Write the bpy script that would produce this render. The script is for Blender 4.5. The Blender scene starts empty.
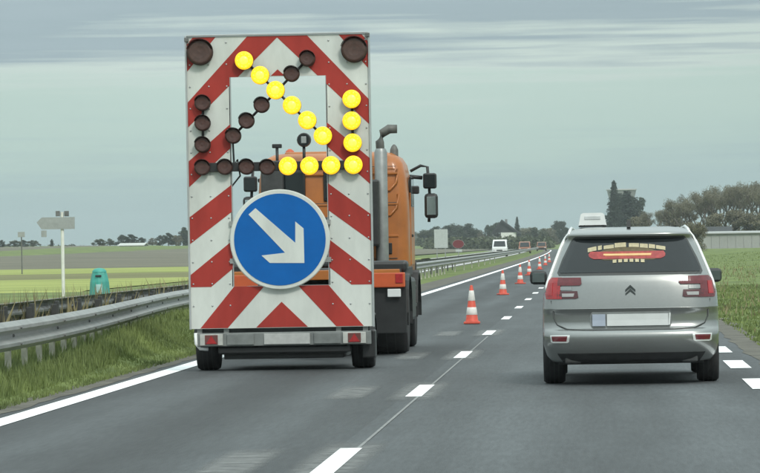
import bpy, bmesh, math, random
import numpy as np
from mathutils import Vector, Matrix
S = bpy.context.scene
COL = S.collection
R = math.radians

# ------------------------------------------------------------------ camera
F = 4000.0; CX, CY = 380.0, 236.5; VPX, VPY = 600.0, 242.0; CAMH = 1.48; ROLL = R(1.0)
fwd = Vector((VPX - CX, -(VPY - CY), -F)).normalized()
up = Vector((-math.sin(ROLL), math.cos(ROLL), 0)); up = (up - fwd * up.dot(fwd)).normalized()
rgt = fwd.cross(up)
W2C = Matrix((rgt, fwd, up)).transposed()            # world axes expressed in camera space
C2W = W2C.transposed()
cam = bpy.data.cameras.new('camera'); co = bpy.data.objects.new('camera', cam); COL.objects.link(co)
cam.sensor_width = 36; cam.lens = F / 760 * 36; cam.clip_start = 0.5; cam.clip_end = 20000
co.matrix_world = Matrix.Translation((0, 0, CAMH)) @ C2W.to_4x4()
S.camera = co

def ray(px, py):
    d = C2W @ Vector((px - CX, -(py - CY), -F)); return d / d.y
def pix(px, py, Y):
    d = ray(px, py); return Vector((d.x * Y, Y, CAMH + d.z * Y))
def gnd(px, py):
    d = ray(px, py); t = -CAMH / d.z; return Vector((d.x * t, t, 0))

# ------------------------------------------------------------------ sky, sun, exposure
wd = bpy.data.worlds.new('World'); S.world = wd; wd.use_nodes = True
nt = wd.node_tree; nt.nodes.clear(); N = nt.nodes.new; L = nt.links.new
SUN_EL, SUN_AZ = R(42), R(155)       # azimuth clockwise from +Y (north): behind and right of the camera
out = N('ShaderNodeOutputWorld'); bg = N('ShaderNodeBackground'); bg.inputs[1].default_value = 0.1
L(bg.outputs[0], out.inputs[0])
sky = N('ShaderNodeTexSky'); sky.sky_type = 'NISHITA'; sky.sun_disc = False
sky.sun_elevation = SUN_EL; sky.sun_rotation = SUN_AZ; sky.air_density = 1.4; sky.dust_density = 3.0
tc = N('ShaderNodeTexCoord'); sep = N('ShaderNodeSeparateXYZ'); L(tc.outputs['Generated'], sep.inputs[0])
def M_(op, a, b=None, c=None):
    n = N('ShaderNodeMath'); n.operation = op
    for i, v in enumerate((a, b, c)):
        if v is None: continue
        if isinstance(v, (int, float)): n.inputs[i].default_value = v
        else: L(v, n.inputs[i])
    return n.outputs[0]
def cloudnoise(sx, sz, scale, detail, off):
    cb = N('ShaderNodeCombineXYZ')
    L(M_('MULTIPLY_ADD', sep.outputs[0], sx, off), cb.inputs[0]); L(M_('MULTIPLY', sep.outputs[1], sx * .4), cb.inputs[1])
    L(M_('MULTIPLY', sep.outputs[2], sz), cb.inputs[2])
    n = N('ShaderNodeTexNoise'); n.inputs['Scale'].default_value = scale; n.inputs['Detail'].default_value = detail
    n.inputs['Roughness'].default_value = .55; n.inputs['Distortion'].default_value = .35
    L(cb.outputs[0], n.inputs[0]); return n.outputs[0]
n1 = cloudnoise(7, 60, 1.0, 4, 3.6); n2 = cloudnoise(9, 330, 1.0, 5, 7.7)
t = M_('MULTIPLY_ADD', sep.outputs[0], -.032, sep.outputs[2])
t = M_('ADD', t, M_('MULTIPLY_ADD', n1, .034, -.017))
t = M_('ADD', t, M_('MULTIPLY_ADD', n2, .026, -.013))
n4 = cloudnoise(6, 620, 1.0, 3, 5.2)
t = M_('ADD', t, M_('MULTIPLY_ADD', n4, .010, -.005))
rp = N('ShaderNodeValToRGB'); L(M_('MULTIPLY', t, 10), rp.inputs[0])
el = rp.color_ramp.elements
cols = [(0, (.415, .555, .56)), (.18, (.425, .565, .562)), (.29, (.485, .635, .59)), (.42, (.50, .645, .597)), (.49, (.56, .67, .635)),
        (.56, (.335, .435, .475)), (.66, (.355, .455, .495)), (.80, (.46, .56, .57)), (1, (.50, .585, .585))]
while len(el) < len(cols): el.new(.5)
for e, (p, c) in zip(el, cols): e.position = p; e.color = (*c, 1)
n3 = cloudnoise(2.4, 9, 1.0, 5, 1.3)
bright = M_('MULTIPLY', M_('MULTIPLY_ADD', n3, .30, .85), M_('MULTIPLY_ADD', M_('MAXIMUM', sep.outputs[2], 0), 1.9, 1.0))
vm = N('ShaderNodeVectorMath'); vm.operation = 'SCALE'; L(rp.outputs[0], vm.inputs[0]); L(M_('MULTIPLY', bright, 10), vm.inputs[3])
mx = N('ShaderNodeMix'); mx.data_type = 'RGBA'; mx.inputs[0].default_value = .94
L(sky.outputs[0], mx.inputs[6]); L(vm.outputs[0], mx.inputs[7]); L(mx.outputs[2], bg.inputs[0])
sd = bpy.data.lights.new('sun', 'SUN'); so = bpy.data.objects.new('sun', sd); COL.objects.link(so)
sd.energy = 1.6; sd.angle = R(12); sd.color = (1, .945, .87)
sdir = Vector((math.sin(SUN_AZ) * math.cos(SUN_EL), math.cos(SUN_AZ) * math.cos(SUN_EL), math.sin(SUN_EL)))
so.rotation_euler = sdir.to_track_quat('Z', 'Y').to_euler(); so.location = (20, -20, 40)
V = S.view_settings; V.view_transform = 'Standard'; V.look = 'None'; V.exposure = 0; V.gamma = 1; V.use_curve_mapping = False

# ------------------------------------------------------------------ materials
MATS = {}
def mat(name, c, rough=.6, metal=0, var=.15, scale=6, bump=0, bscale=40, c2=None, stretch=(1, 1, 1), spec=.5, emit=None, coat=0, thr=None):
    if name in MATS: return MATS[name]
    m = bpy.data.materials.new(name); m.use_nodes = True; T = m.node_tree; P = T.nodes['Principled BSDF']
    P.inputs['Roughness'].default_value = rough; P.inputs['Metallic'].default_value = metal
    P.inputs['Specular IOR Level'].default_value = spec; P.inputs['Coat Weight'].default_value = coat
    P.inputs['Coat Roughness'].default_value = .08
    tcn = T.nodes.new('ShaderNodeTexCoord'); mp = T.nodes.new('ShaderNodeMapping'); mp.inputs['Scale'].default_value = stretch
    T.links.new(tcn.outputs['Object'], mp.inputs[0])
    nz = T.nodes.new('ShaderNodeTexNoise'); nz.inputs['Scale'].default_value = scale; nz.inputs['Detail'].default_value = 6; nz.inputs['Roughness'].default_value = .62
    T.links.new(mp.outputs[0], nz.inputs[0])
    cr = T.nodes.new('ShaderNodeValToRGB'); T.links.new(nz.outputs[0], cr.inputs[0])
    lo = tuple(x * (1 - var) for x in c); hi = c2 if c2 else tuple(min(1, x * (1 + var)) for x in c)
    a, b = thr if thr else (.3, .7)
    cr.color_ramp.elements[0].position = a; cr.color_ramp.elements[1].position = b
    cr.color_ramp.elements[0].color = (*lo, 1); cr.color_ramp.elements[1].color = (*hi, 1)
    T.links.new(cr.outputs[0], P.inputs['Base Color'])
    if bump:
        n2_ = T.nodes.new('ShaderNodeTexNoise'); n2_.inputs['Scale'].default_value = bscale; n2_.inputs['Detail'].default_value = 5
        T.links.new(mp.outputs[0], n2_.inputs[0]); bp = T.nodes.new('ShaderNodeBump'); bp.inputs['Strength'].default_value = bump; bp.inputs['Distance'].default_value = .02
        T.links.new(n2_.outputs[0], bp.inputs['Height']); T.links.new(bp.outputs[0], P.inputs['Normal'])
    if emit:
        P.inputs['Emission Color'].default_value = (*emit[0], 1); P.inputs['Emission Strength'].default_value = emit[1]
    m['P'] = 1; MATS[name] = m; return m

asph = mat('asphalt', (.066, .0735, .077), .75, var=.26, scale=1.6, bump=.35, bscale=220, stretch=(1, .05, 1))
def asphalt_detail(m):           # aggregate speckle, wheel-track polish and a darker relaid lane
    T = m.node_tree; P = T.nodes['Principled BSDF']; src = P.inputs['Base Color'].links[0].from_socket
    g = T.nodes.new('ShaderNodeNewGeometry'); sp = T.nodes.new('ShaderNodeSeparateXYZ'); T.links.new(g.outputs['Position'], sp.inputs[0])
    fine = T.nodes.new('ShaderNodeTexNoise'); fine.inputs['Scale'].default_value = 28; fine.inputs['Detail'].default_value = 4; 
    mpf = T.nodes.new('ShaderNodeMapping'); mpf.inputs['Scale'].default_value = (1, .07, 1); T.links.new(g.outputs['Position'], mpf.inputs[0]); T.links.new(mpf.outputs[0], fine.inputs[0])
    def mm(op, a, b, c=None):
        n = T.nodes.new('ShaderNodeMath'); n.operation = op
        for i, v in enumerate((a, b, c)):
            if v is None: continue
            if isinstance(v, (int, float)): n.inputs[i].default_value = v
            else: T.links.new(v, n.inputs[i])
        return n.outputs[0]
    wob = T.nodes.new('ShaderNodeTexNoise'); wob.inputs['Scale'].default_value = .35; T.links.new(g.outputs['Position'], wob.inputs[0])
    xx = mm('MULTIPLY_ADD', wob.outputs[0], .5, sp.outputs[0])
    lane = mm('GREATER_THAN', sp.outputs[0], -1.95)
    k = mm('MULTIPLY_ADD', lane, .24, .82)
    for c_, w_, amp in ((-4.35, .28, .30), (-2.75, .28, .22), (-.75, .33, .15), (.95, .33, .15), (-3.5, .35, -.22), (.1, .35, -.15), (-5.0, .15, -.12), (1.55, .3, -.06)):
        dd = mm('DIVIDE', mm('SUBTRACT', xx, c_ + .25), w_)
        gss = mm('POWER', 2.718, mm('MULTIPLY', mm('MULTIPLY', dd, dd), -1.0))
        k = mm('MULTIPLY_ADD', gss, amp, k)
    pat = T.nodes.new('ShaderNodeTexNoise'); pat.inputs['Scale'].default_value = .22; pat.inputs['Detail'].default_value = 8; pat.inputs['Roughness'].default_value = .7; T.links.new(g.outputs['Position'], pat.inputs[0])
    k = mm('MULTIPLY', k, mm('MULTIPLY_ADD', pat.outputs[0], .55, .72))
    k = mm('MULTIPLY', k, mm('MULTIPLY_ADD', fine.outputs[0], .75, .625))
    sc = T.nodes.new('ShaderNodeVectorMath'); sc.operation = 'SCALE'; T.links.new(src, sc.inputs[0]); T.links.new(k, sc.inputs[3])
    T.links.new(sc.outputs[0], P.inputs['Base Color'])
asphalt_detail(asph)
asph2 = mat('old_asphalt', (.16, .155, .14), .85, var=.2, scale=.8, bump=.2, bscale=120)
shoulder_m = mat('dirty_shoulder', (.115, .108, .088), .9, var=.4, scale=1.5, bump=.4, bscale=60)
paint = mat('road_paint', (.78, .79, .77), .6, var=.45, scale=7, bump=.2, bscale=150, thr=(.2, .5))
ghost = mat('erased_marking', (.21, .215, .21), .75, var=.15, scale=8)
def feather(m, amt):              # worn paint residue thins out towards its rim
    T = m.node_tree; P = T.nodes['Principled BSDF']; tc_ = T.nodes.new('ShaderNodeTexCoord'); sp_ = T.nodes.new('ShaderNodeSeparateXYZ'); T.links.new(tc_.outputs['Generated'], sp_.inputs[0])
    def mm(op, a, b):
        n = T.nodes.new('ShaderNodeMath'); n.operation = op
        for i, v in enumerate((a, b)):
            if isinstance(v, (int, float)): n.inputs[i].default_value = v
            else: T.links.new(v, n.inputs[i])
        return n.outputs[0]
    def hump(o): return mm('MINIMUM', mm('MULTIPLY', mm('MULTIPLY', o, mm('SUBTRACT', 1.0, o)), 5.5), 1.0)
    nz = T.nodes.new('ShaderNodeTexNoise'); nz.inputs['Scale'].default_value = 5; nz.inputs['Detail'].default_value = 7; T.links.new(tc_.outputs['Object'], nz.inputs[0])
    al = mm('MULTIPLY', mm('MULTIPLY', hump(sp_.outputs[0]), hump(sp_.outputs[1])), mm('MULTIPLY', nz.outputs[0], amt)); T.links.new(al, P.inputs['Alpha'])
feather(ghost, 1.3)
joint_m = mat('joint_seal', (.22, .225, .22), .7, var=.3, scale=6)
grass_g = mat('grass_ground', (.10, .155, .035), .95, var=.4, scale=.35, bump=.8, bscale=14, c2=(.20, .25, .065))
grass_b = mat('grass_blade', (.11, .17, .042), .75, var=.5, scale=.5, c2=(.24, .30, .095))
grass_dry = mat('dry_grass', (.20, .18, .09), .8, var=.4, scale=1.2, c2=(.34, .29, .16))
field_green = mat('crop_green', (.22, .275, .05), .9, var=.35, scale=.16, c2=(.39, .42, .11), stretch=(.4, 1.6, 1), bump=.5, bscale=2)
field_olive = mat('stubble', (.13, .14, .045), .95, var=.3, scale=.12, c2=(.22, .21, .08), stretch=(.4, 1.5, 1), bump=.5, bscale=2)
field_soil = mat('ploughed', (.11, .105, .07), .95, var=.35, scale=.08, c2=(.19, .175, .12), stretch=(.5, 2, 1), bump=.5, bscale=1)
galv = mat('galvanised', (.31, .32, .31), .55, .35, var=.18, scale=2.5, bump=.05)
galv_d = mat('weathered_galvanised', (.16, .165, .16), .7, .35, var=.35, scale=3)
post_m = mat('post_steel', (.50, .49, .40), .6, .4, var=.3, scale=4)
white_r = mat('reflective_white', (.61, .64, .60), .5, var=.16, scale=2.2, bump=.03, bscale=90, spec=.3, stretch=(1, 1, .35))
red_r = mat('reflective_red', (.36, .040, .031), .5, var=.22, scale=2.2, bump=.03, bscale=90, spec=.25, stretch=(1, 1, .35))
blue_r = mat('reflective_blue', (.004, .115, .40), .5, var=.10, scale=3, spec=.2)
alu = mat('aluminium_frame', (.50, .52, .52), .4, .7, var=.08)
dark = mat('dark_plastic', (.022, .023, .024), .5, var=.3, scale=8)
black = mat('black_paint', (.018, .019, .020), .45, var=.3, scale=5)
grey_d = mat('grey_underbody', (.045, .047, .048), .7, var=.35, scale=6)
rubber = mat('tyre_rubber', (.022, .022, .023), .85, var=.3, scale=12)
unlit = mat('unlit_amber_lens', (.075, .034, .028), .4, var=.25, scale=20)
unlit_b = mat('unlit_big_lens', (.078, .042, .034), .4, var=.25, scale=20)
amber = mat('lit_amber_lens', (.9, .6, .02), .3, var=.1, emit=((1, .53, .010), .88))
amber_c = mat('lit_amber_core', (.95, .75, .1), .3, var=.1, emit=((1, .68, .05), 1.15))
bump_m = mat('bumper_grey', (.20, .215, .21), .55, .2, var=.25, scale=4)
plate_m = mat('number_plate', (.66, .68, .68), .4, var=.05)
plate_b = mat('plate_blue_band', (.40, .45, .54), .45, var=.08)
red_l = mat('red_lens', (.36, .018, .022), .18, var=.2, scale=25, coat=.5)
red_d = mat('dark_red_lens', (.13, .016, .022), .16, var=.2, scale=25, coat=.5)
white_l = mat('clear_lens', (.68, .70, .70), .2, var=.1)
orange = mat('orange_cab_paint', (.40, .13, .024), .42, var=.22, scale=2.0, coat=.25, bump=.04, bscale=6)
orange_l = mat('orange_lens', (.52, .10, .035), .3, var=.1)
steel = mat('exhaust_steel', (.31, .325, .32), .45, .5, var=.15, scale=7)
dirty = mat('dirty_pipe', (.14, .14, .13), .6, .4, var=.3)
glass_d = mat('dark_glass', (.012, .016, .018), .08, var=.1, spec=.6)
mirror_m = mat('mirror_glass', (.6, .64, .64), .05, 1.0, var=.03)
silver = mat('silver_car_paint', (.285, .295, .29), .28, .75, var=.03, scale=30, coat=.8)
chrome = mat('pillar_trim', (.78, .80, .79), .3, .4, var=.03)
dk_line = mat('panel_gap', (.06, .065, .065), .6, var=.1)
white_p = mat('white_plastic', (.78, .80, .79), .4, var=.05)
cream = mat('sticker_cream', (.50, .44, .28), .5, var=.2, scale=30)
s_red = mat('sticker_red', (.36, .05, .05), .5, var=.3, scale=20)
s_or = mat('sticker_orange', (.55, .22, .09), .5, var=.2, scale=20)
s_yel = mat('sticker_yellow', (.86, .62, .30), .5, var=.1)
s_olive = mat('sticker_olive', (.11, .085, .035), .5, var=.3, scale=30)
cone_o = mat('cone_orange', (.62, .085, .05), .55, var=.15, scale=9)
cone_w = mat('cone_white', (.76, .74, .70), .45, var=.15, scale=15)
teal = mat('teal_plastic', (.05, .33, .27), .5, var=.15, scale=4)
teal_l = mat('pale_teal', (.35, .55, .52), .5, var=.15, scale=4)
sign_g = mat('sign_back', (.36, .38, .37), .5, .3, var=.12)
sign_gl = mat('pale_sign_back', (.48, .52, .50), .5, .2, var=.1)
pole_m = mat('pale_pole', (.74, .75, .68), .5, var=.1)
maroon = mat('maroon_sign', (.16, .03, .035), .5, var=.15)
bark = mat('bark', (.11, .095, .075), .9, var=.35, scale=4)
leaf_d = mat('leaf_dark', (.028, .045, .026), .8, var=.4, scale=.35, c2=(.055, .075, .04))
leaf_m = mat('leaf_mid', (.055, .07, .035), .8, var=.4, scale=.35, c2=(.10, .12, .055))
leaf_b = mat('leaf_brownish', (.14, .135, .085), .85, var=.35, scale=.25, c2=(.225, .21, .135))
twig_m = mat('twig_haze', (.14, .135, .085), .85, var=.35, scale=.2, c2=(.23, .215, .145))
needle = mat('needles', (.022, .036, .026), .85, var=.4, scale=.4, c2=(.042, .06, .04))
wood_m = mat('far_wood_leaf', (.065, .078, .05), .85, var=.4, scale=.06, c2=(.12, .125, .085))
wall_w = mat('pale_cladding', (.52, .53, .50), .7, var=.12, scale=.3)
wall_g = mat('grey_cladding', (.36, .37, .355), .7, var=.15, scale=.2)
roof_d = mat('dark_roof', (.035, .038, .04), .8, var=.3, scale=1)
render_w = mat('white_render', (.72, .73, .70), .8, var=.08, scale=.6)
concrete = mat('tower_concrete', (.24, .25, .25), .85, var=.2, scale=.2)
car_or = mat('orange_body', (.34, .15, .09), .5, var=.1, coat=.3)
car_or2 = mat('rust_orange_body', (.28, .14, .09), .5, var=.1, coat=.3)

# ------------------------------------------------------------------ mesh helpers
class MB:
    def __init__(s): s.v = []; s.f = []; s.mi = []; s.mats = []; s.sm = []
    def m(s, m_):
        if m_ not in s.mats: s.mats.append(m_)
        return s.mats.index(m_)
    def add(s, vs, fs, m_, smooth=False):
        k = len(s.v); i = s.m(m_); s.v += [tuple(v) for v in vs]
        for f in fs: s.f.append([k + a for a in f]); s.mi.append(i); s.sm.append(smooth)
        return s
    def box(s, c, d, m_, bev=0, rot=None):
        bm = bmesh.new(); bmesh.ops.create_cube(bm, size=1)
        for v in bm.verts: v.co = Vector((v.co.x * d[0], v.co.y * d[1], v.co.z * d[2]))
        if bev: bmesh.ops.bevel(bm, geom=list(bm.edges), offset=min(bev, .45 * min(d)), segments=2, profile=.5, affect='EDGES')
        if rot: bmesh.ops.transform(bm, matrix=rot.to_4x4(), verts=bm.verts)
        bm.verts.index_update()
        s.add([v.co + Vector(c) for v in bm.verts], [[v.index for v in f.verts] for f in bm.faces], m_); bm.free(); return s
    def prism(s, poly, y0, y1, m_, bev=0):      # polygon in (x,z), extruded along y
        n = len(poly); vs = [(x, y0, z) for x, z in poly] + [(x, y1, z) for x, z in poly]
        a = sum(poly[i][0] * poly[(i + 1) % n][1] - poly[(i + 1) % n][0] * poly[i][1] for i in range(n))
        o = list(range(n)) if a > 0 else list(range(n))[::-1]
        fs = [o, [n + i for i in o[::-1]]] + [[o[(i + 1) % n], o[i], n + o[i], n + o[(i + 1) % n]] for i in range(n)]
        return s.add(vs, fs, m_)
    def prism_x(s, poly, x0, x1, m_):           # polygon in (y,z), extruded along x
        n = len(poly); vs = [(x0, y, z) for y, z in poly] + [(x1, y, z) for y, z in poly]
        return s.add(vs, [list(range(n))[::-1], list(range(n, 2 * n))] + [[i, (i + 1) % n, n + (i + 1) % n, n + i] for i in range(n)], m_)
    def prism_z(s, poly, z0, z1, m_):
        n = len(poly); vs = [(x, y, z0) for x, y in poly] + [(x, y, z1) for x, y in poly]
        return s.add(vs, [list(range(n))[::-1], list(range(n, 2 * n))] + [[i, (i + 1) % n, n + (i + 1) % n, n + i] for i in range(n)], m_)
    def lathe(s, prof, m_, axis='z', c=(0, 0, 0), seg=20, smooth=True):   # prof [(radius, along)]
        vs = []; fs = []
        for r_, h in prof:
            for k in range(seg):
                a = 2 * math.pi * k / seg; p, q = r_ * math.cos(a), r_ * math.sin(a)
                vs.append({'z': (p, q, h), 'x': (h, p, q), 'y': (q, h, p)}[axis])
        for i in range(len(prof) - 1):
            for k in range(seg):
                k2 = (k + 1) % seg; fs.append([i * seg + k, i * seg + k2, (i + 1) * seg + k2, (i + 1) * seg + k])
        s.add([Vector(v) + Vector(c) for v in vs], fs, m_, smooth); n0 = len(prof) - 1; pv_ = [Vector(v) + Vector(c) for v in vs]
        s.add(pv_[:seg], [list(range(seg))[::-1]], m_, False); s.add(pv_[n0 * seg:], [list(range(seg))], m_, False)
        return s
    def tube(s, pts, rad, m_, seg=8):
        pts = [Vector(p) for p in pts]; rs = rad if isinstance(rad, (list, tuple)) else [rad] * len(pts); vs = []; fs = []
        for i, p in enumerate(pts):
            d = (pts[min(i + 1, len(pts) - 1)] - pts[max(i - 1, 0)]).normalized()
            a = d.orthogonal().normalized() if abs(d.z) > .95 else d.cross(Vector((0, 0, 1))).normalized(); b = d.cross(a)
            vs += [p + (a * math.cos(2 * math.pi * k / seg) + b * math.sin(2 * math.pi * k / seg)) * rs[i] for k in range(seg)]
        for i in range(len(pts) - 1):
            for k in range(seg): fs.append([i * seg + k, i * seg + (k + 1) % seg, (i + 1) * seg + (k + 1) % seg, (i + 1) * seg + k])
        fs.append(list(range(seg))[::-1]); fs.append([(len(pts) - 1) * seg + k for k in range(seg)])
        return s.add(vs, fs, m_, True)
    def mesh(s, name):
        me = bpy.data.meshes.new(name); me.from_pydata(s.v, [], s.f)
        for m_ in s.mats: me.materials.append(m_)
        me.polygons.foreach_set('material_index', s.mi); me.polygons.foreach_set('use_smooth', s.sm)
        bm = bmesh.new(); bm.from_mesh(me); bmesh.ops.recalc_face_normals(bm, faces=bm.faces); bm.to_mesh(me); bm.free(); me.update(); return me
    def build(s, name, parent=None, loc=None):
        return link(name, s.mesh(name), parent, loc)
def link(name, data, parent=None, loc=None):
    o = bpy.data.objects.new(name, data); COL.objects.link(o)
    if parent: o.parent = parent
    if loc: o.location = loc
    return o
def tag(o, label=None, cat=None, group=None, kind=None):
    if label: o['label'] = label
    if cat: o['category'] = cat
    if group: o['group'] = group
    if kind: o['kind'] = kind
    return o
def thing(name, label, cat, loc=(0, 0, 0), rz=0, group=None):
    o = link(name, None, None, loc); o.rotation_euler = (0, 0, rz); o.empty_display_size = .3
    return tag(o, label, cat, group)
def copy_tree(o, parent=None):
    c = o.copy(); COL.objects.link(c)
    if parent: c.parent = parent
    for ch in list(o.children): copy_tree(ch, c)
    return c
def raw(name, verts, faces_flat, nper, m_, parent=None):      # fast numpy mesh, n-gon size constant
    me = bpy.data.meshes.new(name); nv = len(verts); nf = len(faces_flat) // nper
    me.vertices.add(nv); me.vertices.foreach_set('co', np.asarray(verts, np.float32).ravel())
    me.loops.add(len(faces_flat)); me.loops.foreach_set('vertex_index', np.asarray(faces_flat, np.int32))
    me.polygons.add(nf); me.polygons.foreach_set('loop_start', np.arange(nf, dtype=np.int32) * nper)
    me.materials.append(m_); me.update(calc_edges=True); me.validate()
    return me if parent is False else link(name, me, parent)

# ------------------------------------------------------------------ terrain and roads
def xo(d): return -d * d / 140000 - (max(0, d - 800) ** 2) / 2500
def sst(a, b, x):
    t_ = min(1, max(0, (x - a) / (b - a))); return t_ * t_ * (3 - 2 * t_)
def terr(x, y):
    z = 0
    if y > 250:
        z += 2.6 * sst(300, 1000, y) * sst(-35, -90, x - xo(y))
        z += 1.2 * sst(900, 1500, y)
    if x < 0 and y < 200: z += .31 * sst(-5.75, -6.7, x - xo(y)) * sst(-9.2, -8.6, x - xo(y)) * (1 - sst(86, 110, y))
    if x > 3: z += .55 * sst(4, 16, x) * sst(30, 120, y) * (1 - sst(420, 620, y) * .6)
    return z
ys = [-60, 0, 20, 30] + list(np.arange(36, 130, 4.)) + list(np.arange(130, 400, 15.)) + list(np.arange(400, 1500, 60.)) + list(np.arange(1500, 3100, 200.))
xs = [-1500, -900, -600, -400, -300, -220, -160, -120, -90, -70, -50, -36, -26, -18, -12, -9.2, -8.8, -8.4, -7.6, -6.9, -6.5, -6.1, -5.7, -5, 0, 2.4, 3, 4, 6, 8, 11, 15, 20, 30, 50, 80, 140, 250, 400, 700, 1100, 1500]
gv = []; gf = []
for y in ys:
    for x in xs: gv.append((x, y, terr(x, y) - .012))
nx = len(xs)
for j in range(len(ys) - 1):
    for i in range(nx - 1): gf.append([j * nx + i, j * nx + i + 1, (j + 1) * nx + i + 1, (j + 1) * nx + i])
tag(MB().add(gv, gf, grass_g, True).build('ground'), kind='structure')

def strip(x0, x1, y0, y1, z, m_, step=10, name=None, parent=None, both=None):
    n = max(1, int((y1 - y0) / step)); vs = []; fs = []
    for i in range(n + 1):
        y = y0 + (y1 - y0) * i / n
        vs += [(x0 + xo(y), y, z + terr_road(y)), (x1 + xo(y), y, z + terr_road(y))]
        if i: fs.append([2 * i - 2, 2 * i - 1, 2 * i + 1, 2 * i])
    b = MB().add(vs, fs, m_)
    return b if name is None else b.build(name, parent)
def terr_road(y): return 1.2 * sst(900, 1500, y)
road = strip(-5.62, 2.02, -40, 1400, 0, asph, 10, 'road'); tag(road, kind='structure')
opp = strip(-17.2, -9.1, -40, 1400, 0, asph2, 10, 'opposite_road'); tag(opp, kind='structure')
sh = strip(-6.6, -5.58, 88, 1400, .004, shoulder_m, 10, 'paved_shoulder'); tag(sh, kind='structure')
# ragged dirt edge between the right lane and the verge
rnd = random.Random(4)
vs = []; fs = []
for i in range(220):
    y = 20 + i * 1.2; a = 1.95 - rnd.random() * .10; b = 2.2 + rnd.random() * .25
    vs += [(a + xo(y), y, .004), (b + xo(y), y, .008)]
    if i: fs.append([2 * i - 2, 2 * i - 1, 2 * i + 1, 2 * i])
tag(MB().add(vs, fs, shoulder_m).build('dirt_verge_edge'), kind='structure')
vs = []; fs = []
for i in range(120):
    y = 14 + i * .8; a = -5.66 - rnd.random() * .16; b = -5.50 + rnd.random() * .07
    vs += [(a + xo(y), y, .008), (b + xo(y), y, .004)]
    if i: fs.append([2 * i - 2, 2 * i - 1, 2 * i + 1, 2 * i])
tag(MB().add(vs, fs, shoulder_m).build('dirt_median_edge'), kind='structure')

strip(-5.34, -5.10, -40, 1400, .006, paint, 8, 'edge_line', road)
D0 = 27.6
for k in range(-1, 32):
    y = D0 + 13 * k - 1.6; b = strip(-1.915, -1.755, y, y + 3.2, .006, paint, 1.6)
    b.build('lane_dash', road)
for k in range(-1, 4):                       # erased older dashes and grinding scars round the dashes
    y = D0 + 13 * k
    strip(-2.74, -2.28, y - 2.2, y + 1.8, .004, ghost, 4, 'erased_dash', road)
    strip(-2.10, -1.57, y - 2.7, y + 2.8, .0032, ghost, 5, 'worn_patch', road)
for k in range(-2, 40):
    y = 41.1 + 6.5 * k
    strip(1.49, 1.73, y - 1.5, y + 1.5, .006, paint, 1.5, 'edge_dash', road)
strip(-1.80, -1.775, 14, 64, .0045, joint_m, 2, 'asphalt_joint', road)
strip(-17.0, -16.8, 260, 1200, .006, paint, 10, 'edge_line', opp)
strip(-9.7, -9.5, 0, 1200, .006, paint, 10, 'edge_line', opp)
for k in range(4, 40):
    y = 10 + 13 * k; strip(-13.3, -13.15, y, y + 3, .006, paint, 3, 'lane_dash', opp)

def field(name, y0, y1, x0, x1, m_, lift):
    vs = []; fs = []; ny, nx_ = 16, 14
    for j in range(ny + 1):
        for i in range(nx_ + 1):
            x = x0 + (x1 - x0) * i / nx_; y = y0 + (y1 - y0) * j / ny + .02 * x + 2 * math.sin(x * .07 + y0)
            vs.append((x, y, terr(x, y) + (lift if 0 < j < ny else -.06)))
    for j in range(ny):
        for i in range(nx_): k = j * (nx_ + 1) + i; fs.append([k, k + 1, k + nx_ + 2, k + nx_ + 1])
    tag(MB().add(vs, fs, m_, True).build(name), kind='structure')
field('crop_field', 142, 210, -330, -19, field_green, .02)
field('stubble_field', 206, 258, -400, -19, field_olive, .03)
field('crop_field', 258, 330, -420, -19, field_green, .06)
field('ploughed_field', 328, 1015, -700, -26, field_soil, .12)
field('crop_field', 300, 420, -18.6, -17.6, field_green, .14)

# ------------------------------------------------------------------ grass
def blades(name, pts, hmin, hmax, width, m_, seed, kind='stuff', label=None, lean=.5, rail=False):
    if rail:
        pts = pts.copy(); pts[:, 0] += np.array([rail1(b_) - xo(b_) for b_ in pts[:, 1]]); pts[:, 2] = [terr(a_, b_) - .02 for a_, b_ in pts[:, :2]]
    rg = np.random.default_rng(seed); n = len(pts); a = rg.random(n) * 6.283
    h = hmin + (hmax - hmin) * rg.random(n) ** 1.6; w = width * (.6 + .8 * rg.random(n))
    dx, dy = np.cos(a) * w, np.sin(a) * w; la = rg.random(n) * 6.283; ll = h * lean * rg.random(n)
    v = np.empty((n, 3, 3)); v[:, 0] = pts + np.c_[dx, dy, 0 * a]; v[:, 1] = pts - np.c_[dx, dy, 0 * a]
    v[:, 2] = pts + np.c_[np.cos(la) * ll, np.sin(la) * ll, h]
    o = raw(name, v.reshape(-1, 3), np.arange(3 * n), 3, m_)
    return tag(o, label, 'grass' if label else None, kind=kind)
rg = np.random.default_rng(2)
def rail1(d): return -6.22 - 1.28 * sst(41, 76, d) + xo(d)
def rail2(d): return -8.28 + xo(d)
def scatter(n, x0, x1, y0, y1, p=1.0, clump=.0):
    y = y0 + (y1 - y0) * rg.random(n) ** p; x = x0 + (x1 - x0) * rg.random(n)
    cl = np.sin(x * 2.1 + np.sin(y * .7) * 2) * np.sin(y * .9 + x) > clump - 1
    x, y = x[cl], y[cl]
    z = np.array([terr(a, b) for a, b in zip(x, y)]) - .02
    return np.c_[x + np.array([xo(b) for b in y]), y, z]
blades('median_grass', np.vstack([scatter(95000, -6.9, -5.62, 30, 92, 1.2, .05), scatter(20000, -8.4, -6.5, 36, 100)]), .02, .09, .011, grass_b, 5, label='short green grass on the strip beside the near guard rail')
blades('rail_grass', np.vstack([scatter(26000, -.32, .34, 34, 92, 1.1)]), .05, .19, .011, grass_b, 15, label='taller grass standing along the foot of the near guard rail', rail=True)
blades('median_tuft', scatter(5200, -9.1, -8.2, 44, 150), .25, .70, .022, grass_dry, 8, label='dry pale weeds growing behind the far guard rail')
blades('verge_grass', np.vstack([scatter(70000, 2.2, 12, 40, 130, 1.5, .1), scatter(25000, 5, 40, 110, 330, 1.3)]), .02, .10, .024, grass_b, 6, label='green grass on the verge right of the silver car')
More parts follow.
